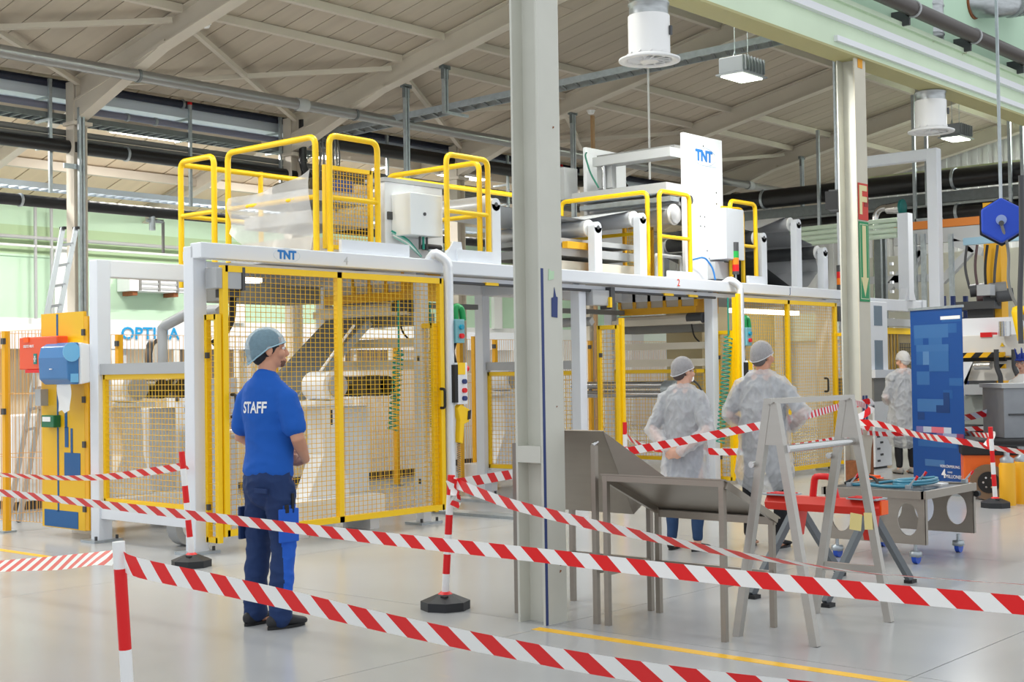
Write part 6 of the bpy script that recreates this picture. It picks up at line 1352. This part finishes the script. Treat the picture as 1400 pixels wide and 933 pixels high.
def arms_path(sh, el, wr): return [Vector(sh), Vector(sh).lerp(Vector(el), .5), Vector(el), Vector(el).lerp(Vector(wr), .35), Vector(wr)]
def world_person(label, loc, heading, h=1.8):
    t = thing('person', label, 'person', loc, None, math.radians(heading - 90)); k = h / 1.8; t.scale = (k, k, k); return t
def torso_rings(w=1.0, d=1.0, top=True, z0=.86):
    r = [((0, -.005, .88), .168 * w, .118 * d), ((0, .0, .98), .163 * w, .112 * d), ((0, .008, 1.08), .158 * w, .112 * d), ((0, .008, 1.2), .172 * w, .12 * d), ((0, .0, 1.32), .188 * w, .122 * d), ((0, -.012, 1.42), .185 * w, .105 * d), ((0, -.018, 1.475), .125 * w, .078 * d)]
    return [q for q in r if q[0][2] >= z0]
def make_body(t, pose, vox, skin, beard=False, w=1.0):
    mb = MB(); loft(mb, torso_rings(w * .95, .95)); 
    for sx in (-1, 1): limb(mb, [(sx * .02, -.025, 1.50), (sx * .09, -.022, 1.455), (sx * .165, -.014, 1.395)], [.042, .046, .05])
    limb(mb, [(0, -.02, 1.46), (0, -.008, 1.54), (0, .0, 1.6)], [.062, .056, .056])
    H = head_parts(mb, (0, .012, 1.675), pose['yaw'], pose.get('pitch', 0))
    for sx in (-1, 1):
        hip = Vector((sx * .09, 0, .9)); kn = Vector((sx * pose['stance'], .012, .5)); an = Vector((sx * pose['stance'], -.025, .085))
        limb(mb, [hip, hip.lerp(kn, .5), kn, kn.lerp(an, .3), an, an + Vector((0, .0, -.03))], [.085, .074, .056, .056, .036, .036]); loft(mb, [((sx * pose['stance'], -.06, .04), .03, .03), ((sx * pose['stance'], .05, .035), .036, .026), ((sx * pose['stance'], .14, .022), .038, .016)], (1, 0, 0), 12)
        sh, el, wr, hd, pn, cu = pose['R' if sx > 0 else 'L']
        limb(mb, arms_path(sh, el, wr), [.056, .048, .041, .042, .027]); hand(mb, wr, hd, pn, 1.0, cu, pose.get('thumb', (1, -1))[0 if sx > 0 else 1])
    Hi = lambda c: (Matrix.Rotation(-pose.get('pitch', 0), 3, 'X') @ Matrix.Rotation(-pose['yaw'], 3, 'Z')) @ (Vector(c) - Vector((0, .012, 1.675)))
    def pick(c):
        if c.z < 1.5: return 0
        q = Hi(c)
        if beard and q.z < -.07 and q.z > -.125 and q.y > .06 and not (-.084 < q.z < -.058 and abs(q.x) < .026 and q.y > .09): return 1
        if -.086 < q.z < -.06 and q.y > .088 and abs(q.x) < .024: return 2
        return 0
    o_ = fuse('body', mb, vox, [skin, BEARD, LIPS], t, 2, pick); eyes(t, H); return H
def sleeve(mb, a, f_, r):
    P = arms_path(a[0], a[1], a[2]); L_ = [0, .25, .5, .68, 1.0]; pts = []; rr = []
    for p_, l_, q in zip(P, L_, r):
        if l_ <= f_ + 1e-6: pts.append(p_); rr.append(q)
    if pts[-1] != P[-1] and f_ not in L_:
        j = len(pts); u_ = (f_ - L_[j - 1]) / (L_[j] - L_[j - 1]); pts.append(P[j - 1].lerp(P[j], u_)); rr.append(r[j - 1] * (1 - u_) + r[j] * u_)
    loft(mb, [(p_, q, q) for p_, q in zip(pts, rr)], (1, 0, 0), 14)
def wrinkle(amp, fx, fz):
    return lambda c, n_: c + n_ * (amp * (math.sin(c.z * fz + 3 * math.sin(c.x * 7) + c.y * 9) * math.sin(c.x * fx + c.z * 4 + c.y * 5)))

from mathutils import noise
def creases(amp, fx, fz, k_=3.0):
    def f_(c, n_):
        q = Vector((c.x * fx, c.y * fx, c.z * fz)); a_ = 1 - abs(noise.noise(q)); b_ = 1 - abs(noise.noise(q * 2.1 + Vector((3, 7, 1))))
        return c + n_ * (amp * (a_ ** k_ - .55) + amp * .5 * (b_ ** k_ - .5))
    return f_
# --- worker in blue
SHIRT = mat('tshirt_blue', (6, 88, 184), .8, noise=.06, nscale=7, bump=.25); NAVYT = mat('trousers_navy', (22, 50, 98), .8, noise=.1, nscale=6, bump=.3); ROY = mat('trousers_royal', (24, 92, 200), .75)
t = world_person('worker in blue STAFF t-shirt and navy trousers looking at the machine', pz(370, 856), 2, 1.8)
ps = dict(yaw=-.62, pitch=.08, stance=.115, R=((.178, -.012, 1.385), (.262, .0, 1.14), (.12, .19, 1.0), (-1, .2, -.12), (0, -.6, .3), .7), L=((-.178, -.012, 1.385), (-.262, .0, 1.14), (-.1, .21, 1.02), (1, .25, -.15), (0, -.6, .3), .7))
H = make_body(t, ps, .0075, SKIN, True)
mb = MB(); loft(mb, [((0, -.004, .93), .182, .132), ((0, .0, 1.0), .177, .128), ((0, .008, 1.1), .172, .126), ((0, .008, 1.22), .186, .132), ((0, .0, 1.33), .2, .134), ((0, -.012, 1.425), .192, .112), ((0, -.018, 1.48), .122, .098), ((0, -.018, 1.505), .082, .082)], (1, 0, 0), 22)
for sx in (-1, 1): limb(mb, [(sx * .035, -.024, 1.495), (sx * .1, -.022, 1.448), (sx * .17, -.014, 1.39)], [.05, .06, .066])
for s_ in 'RL': sleeve(mb, ps[s_], .36, [.072, .076, .074, .06, .05])
shirt = fuse('t_shirt', mb, .012, [SHIRT], t, 4, push=creases(.007, 5, 8))
mb = MB(); loft(mb, [((0, 0, .8), .165, .122), ((0, -.008, .88), .178, .13), ((0, 0, .98), .172, .122)], (1, 0, 0), 20)
for sx in (-1, 1): loft(mb, [((sx * .088, 0, .86), .094, .105), ((sx * .1, .004, .68), .088, .092), ((sx * .113, .01, .5), .074, .078), ((sx * .116, -.01, .3), .068, .074), ((sx * .117, -.022, .12), .064, .074), ((sx * .117, -.02, .06), .066, .08)], (1, 0, 0), 16)
def pk(c): return 1 if (abs(c.x) > .128 and .16 < c.z < .74 and c.y > -.045) else 0
tr = fuse('trousers', mb, .008, [NAVYT, ROY], t, 3, pk, creases(.010, 6, 9))
def child_box(name, c, d, m_, par, rot=None):
    q = MB().box(c, d, rot); me = bpy.data.meshes.new(name); me.from_pydata(q.v, [], q.f); me.materials.append(m_); o_ = bpy.data.objects.new(name, me); C.objects.link(o_); o_.parent = par; b_ = o_.modifiers.new('b', 'BEVEL'); b_.width = min(d) * .3; b_.segments = 2; return o_
child_box('thigh_pocket', (.185, -.01, .62), (.02, .15, .2), ROY, tr); child_box('thigh_pocket', (-.185, -.01, .62), (.02, .15, .2), NAVYT, tr); child_box('pen', (.19, .02, .75), (.01, .02, .12), BLACK, tr); child_box('tool_clip', (.192, -.03, .72), (.012, .03, .05), BLACK, tr); child_box('back_pocket_flap', (.08, -.135, .83), (.11, .012, .03), NAVYT, tr)
for sx in (-1, 1): shoe(t, sx * .117, -.01, -sx * .12, mat('shoe_black', (34, 34, 38), .6))
NET = mat('hair_net_blue', (170, 205, 222), .7, alpha=.30, noise=.22, nscale=60, stretch=(1, 1, 4)); hair(t, H, mat('dark_hair', (34, 36, 42), .8)); hair_net(t, H, NET, 1, 1.0, mat('net_rim_blue', (176, 212, 226), .7, alpha=.8))
# lettering wrapped on the shirt back
bvh = BVHTree.FromPolygons([v.co for v in shirt.data.vertices], [tuple(p_.vertices) for p_ in shirt.data.polygons])
cu = bpy.data.curves.new('staff', 'FONT'); cu.body = 'STAFF'; cu.size = .082; cu.align_x = 'CENTER'; cu.align_y = 'CENTER'; cu.offset = .0022; cu.resolution_u = 3
to = bpy.data.objects.new('staff', cu); me = eval_mesh(to); bpy.data.objects.remove(to)
bm = bmesh.new(); bm.from_mesh(me); bmesh.ops.triangulate(bm, faces=bm.faces); bmesh.ops.subdivide_edges(bm, edges=[e for e in bm.edges if e.calc_length() > .012], cuts=2, use_grid_fill=True); bm.to_mesh(me); bm.free()
for v in me.vertices:
    x, z = v.co.x * .92 + .012, v.co.y * 1.15 + 1.325; hit = bvh.ray_cast(Vector((x, -.6, z)), Vector((0, 1, 0)))
    v.co = (hit[0] + Vector((0, -.0035, 0))) if hit[0] else Vector((x, -.13, z))
me.materials.clear(); me.materials.append(PWHITE); lt = bpy.data.objects.new('lettering', me); C.objects.link(lt); lt.parent = shirt

# --- visitors in gowns
def gown_mat(name, rgb, alpha):
    return mat(name, rgb, .8, noise=.16, nscale=11, bump=1.0, alpha=alpha, stretch=(1.6, 1.6, .8))
GOWN = gown_mat('gown_white', (236, 238, 242), .5); GNET = mat('net_white', (214, 212, 214), .7, alpha=.36, noise=.2, nscale=70, stretch=(4, 1, 1))
GTOP = mat('grey_top', (86, 90, 98), .8, noise=.1, nscale=10); JEANS = mat('jeans', (38, 66, 104), .85, noise=.15, nscale=14, bump=.2); BLK = mat('black_cloth', (24, 24, 28), .85, noise=.2, nscale=8)
def visitor(label, loc, heading, h, ps, w, belly, zhem, trouser, hairc, shoe_m, skin, vox=.0085, net=GNET, top=GTOP, long_sleeve=True, low=True, trz=.12):
    t = world_person(label, loc, heading, h); H = make_body(t, ps, vox, skin, False, w)
    mb = MB(); loft(mb, [((0, 0, .86), .18 * w, .13 * belly), ((0, .01, 1.05), .178 * w, .132 * belly), ((0, .008, 1.22), .186 * w, .13 * belly), ((0, 0, 1.34), .196 * w, .128), ((0, -.012, 1.425), .186 * w, .108), ((0, -.016, 1.48), .1, .075)], (1, 0, 0), 20)
    for sx in (-1, 1): limb(mb, [(sx * .03, -.024, 1.49), (sx * .1, -.022, 1.446), (sx * .17 * w, -.014, 1.386)], [.05, .057, .061])
    for s_ in 'RL': sleeve(mb, ps[s_], .38, [.062, .06, .056, .054, .04])
    fuse('top', mb, .013, [top], t, 3)
    mb = MB(); loft(mb, [((0, 0, .8), .165 * w, .125 * belly), ((0, -.01, .88), .178 * w, .135 * belly), ((0, 0, .98), .172 * w, .128 * belly)], (1, 0, 0), 18)
    for sx in (-1, 1):
        x = ps['stance']; loft(mb, [((sx * .088, 0, .86), .09 * w, .1 * w), ((sx * .095, .004, .68), .08 * w, .088 * w), ((sx * x, .01, .5), .066, .07), ((sx * x, -.01, .3), .058, .064), ((sx * x, -.022, trz), .05, .058)], (1, 0, 0), 14)
    fuse('trousers', mb, .013, [trouser], t, 3, None, wrinkle(.004, 18, 26))
    mb = MB(); loft(mb, [((0, 0, zhem), .24 * w, .2 * belly), ((0, 0, .75), .228 * w, .185 * belly), ((0, 0, .92), .215 * w, .165 * belly), ((0, .008, 1.08), .203 * w, .152 * belly), ((0, .008, 1.22), .208 * w, .148 * belly), ((0, 0, 1.34), .216 * w, .146), ((0, -.014, 1.43), .202 * w, .122), ((0, -.018, 1.49), .12, .085), ((0, -.014, 1.515), .08, .072)], (1, 0, 0), 26)
    for sx in (-1, 1): limb(mb, [(sx * .035, -.024, 1.505), (sx * .1, -.022, 1.46), (sx * .175 * w, -.014, 1.40)], [.068, .078, .086])
    for s_ in 'RL': sleeve(mb, ps[s_], 1.0, [.076, .082, .078, .074, .046])
    g = fuse('gown', mb, .010, [GOWN], t, 5, None, creases(.022, 7, 5, 4))
    hair(t, H, hairc); hair_net(t, H, net, 1, .35, mat('net_rim_white', (232, 232, 234), .7, alpha=.7))
    for sx in (-1, 1): shoe(t, sx * ps['stance'], -.01, -sx * .15, shoe_m, low=low)
    return t, H
ps = dict(yaw=-.45, pitch=.0, stance=.13, R=((.178, -.012, 1.385), (.275, -.1, 1.12), (.07, -.23, .93), (-.95, -.12, -.28), (0, 1, 0), .35), L=((-.178, -.012, 1.385), (-.275, -.1, 1.12), (-.07, -.235, .95), (.9, -.1, -.4), (0, 1, 0), .35), thumb=(-1, 1))
t, H = visitor('visitor in white gown and jeans with hands clasped behind the back', pz(938, 752), 8, 1.615, ps, 1.04, 1.0, .60, JEANS, mat('brown_hair', (84, 70, 68), .8), mat('flat_black', (30, 28, 30), .6), SKINP)
# glasses
mb = MB(); 
for sx in (-1, 1): mb.tube([H((sx * .034 + .022 * math.cos(a_), .106, .002 + .017 * math.sin(a_))) for a_ in [2 * PI * k / 14 for k in range(14)]], .0022, 5, closed=True); mb.tube([H((sx * .056, .104, .004)), H((sx * .078, .05, .004)), H((sx * .082, -.02, .0))], .0022, 5)
me = bpy.data.meshes.new('glasses'); me.from_pydata(mb.v, [], mb.f); me.materials.append(BLACK); q = bpy.data.objects.new('glasses', me); C.objects.link(q); q.parent = t
ps = dict(yaw=-.35, pitch=.02, stance=.14, R=((.2, -.012, 1.385), (.36, -.02, 1.18), (.2, .19, 1.04), (-.8, .3, .1), (0, -1, 0), .7), L=((-.2, -.012, 1.385), (-.29, -.06, 1.16), (-.2, .16, 1.04), (.8, .4, .1), (0, -1, 0), .7))
visitor('stout visitor in white gown and black trousers with elbow out', pz(1047, 748), 12, 1.74, ps, 1.1, 1.3, .66, BLK, mat('grey_hair', (104, 98, 96), .8), BLK, SKIN, low=True)
ps = dict(yaw=.35, pitch=-.25, stance=.1, R=((.178, -.012, 1.385), (.27, .0, 1.14), (.16, .2, 1.05), (-.6, .6, .1), (0, -1, 0), .6), L=((-.178, -.012, 1.385), (-.27, .0, 1.14), (-.16, .2, 1.05), (.6, .6, .1), (0, -1, 0), .6))
visitor('visitor in white gown half hidden behind the blue banner', pz(1238, 648), 48, 1.72, ps, 1.12, 1.15, .55, BLK, mat('white_hair', (226, 222, 218), .8), mat('sneaker_grey', (150, 146, 142), .7), SKINP, .012, mat('net_pale', (236, 234, 232), .7, alpha=.5), low=False)
# person cut by the right picture edge
pc = pd(1401, 600, 17.6); t = world_person('person with glasses and blue cap cut off by the right picture edge', (pc.x, pc.y, 0), 165, 1.66)
ps = dict(yaw=.2, pitch=-.1, stance=.1, R=((.178, -.012, 1.385), (.26, .02, 1.14), (.2, .24, 1.05), (0, 1, 0), (0, 0, -1), .4), L=((-.178, -.012, 1.385), (-.26, .02, 1.14), (-.2, .24, 1.05), (0, 1, 0), (0, 0, -1), .4))
H = make_body(t, ps, .011, SKINP)
mb = MB(); loft(mb, [((0, 0, .86), .18, .13), ((0, .01, 1.05), .178, .132), ((0, .008, 1.22), .186, .13), ((0, 0, 1.34), .196, .128), ((0, -.012, 1.425), .186, .108), ((0, -.016, 1.48), .1, .075)], (1, 0, 0), 20)
for s_ in 'RL': sleeve(mb, ps[s_], 1.0, [.065, .064, .058, .056, .042])
fuse('white_jacket', mb, .014, [PWHITE], t, 3)
mb = MB()
for sx in (-1, 1): loft(mb, [((sx * .088, 0, .92), .095, .11), ((sx * .1, .01, .5), .068, .072), ((sx * .1, -.022, .1), .052, .06)], (1, 0, 0), 14)
fuse('trousers', mb, .014, [BLK], t, 2)
for sx in (-1, 1): shoe(t, sx * .1, -.01, 0, BLK)
mb = MB(); ball(mb, (0, -.01, .05), .088, .108, .085); ball(mb, (0, .09, .045), .07, .06, .014)
for k in range(6): a_ = 2 * PI * k / 6; limb(mb, [(.07 * math.cos(a_), .085 * math.sin(a_), .08), (.1 * math.cos(a_), .12 * math.sin(a_), .2)], [.02, .006], 6)
me = bpy.data.meshes.new('cap'); me.from_pydata([tuple(H(v)) for v in mb.v], [], mb.f); me.materials.append(mat('cap_blue', (30, 56, 150), .7)); me.polygons.foreach_set('use_smooth', [True] * len(me.polygons)); q = bpy.data.objects.new('cap', me); C.objects.link(q); q.parent = t
mb = MB()
for sx in (-1, 1): mb.tube([H((sx * .034 + .022 * math.cos(a_), .106, .002 + .017 * math.sin(a_))) for a_ in [2 * PI * k / 14 for k in range(14)]], .0025, 5, closed=True); mb.tube([H((sx * .056, .104, .004)), H((sx * .082, -.02, .0))], .0025, 5)
me = bpy.data.meshes.new('glasses'); me.from_pydata(mb.v, [], mb.f); me.materials.append(DGREY); q = bpy.data.objects.new('glasses', me); C.objects.link(q); q.parent = t
bpy.data.scenes.remove(TMP)
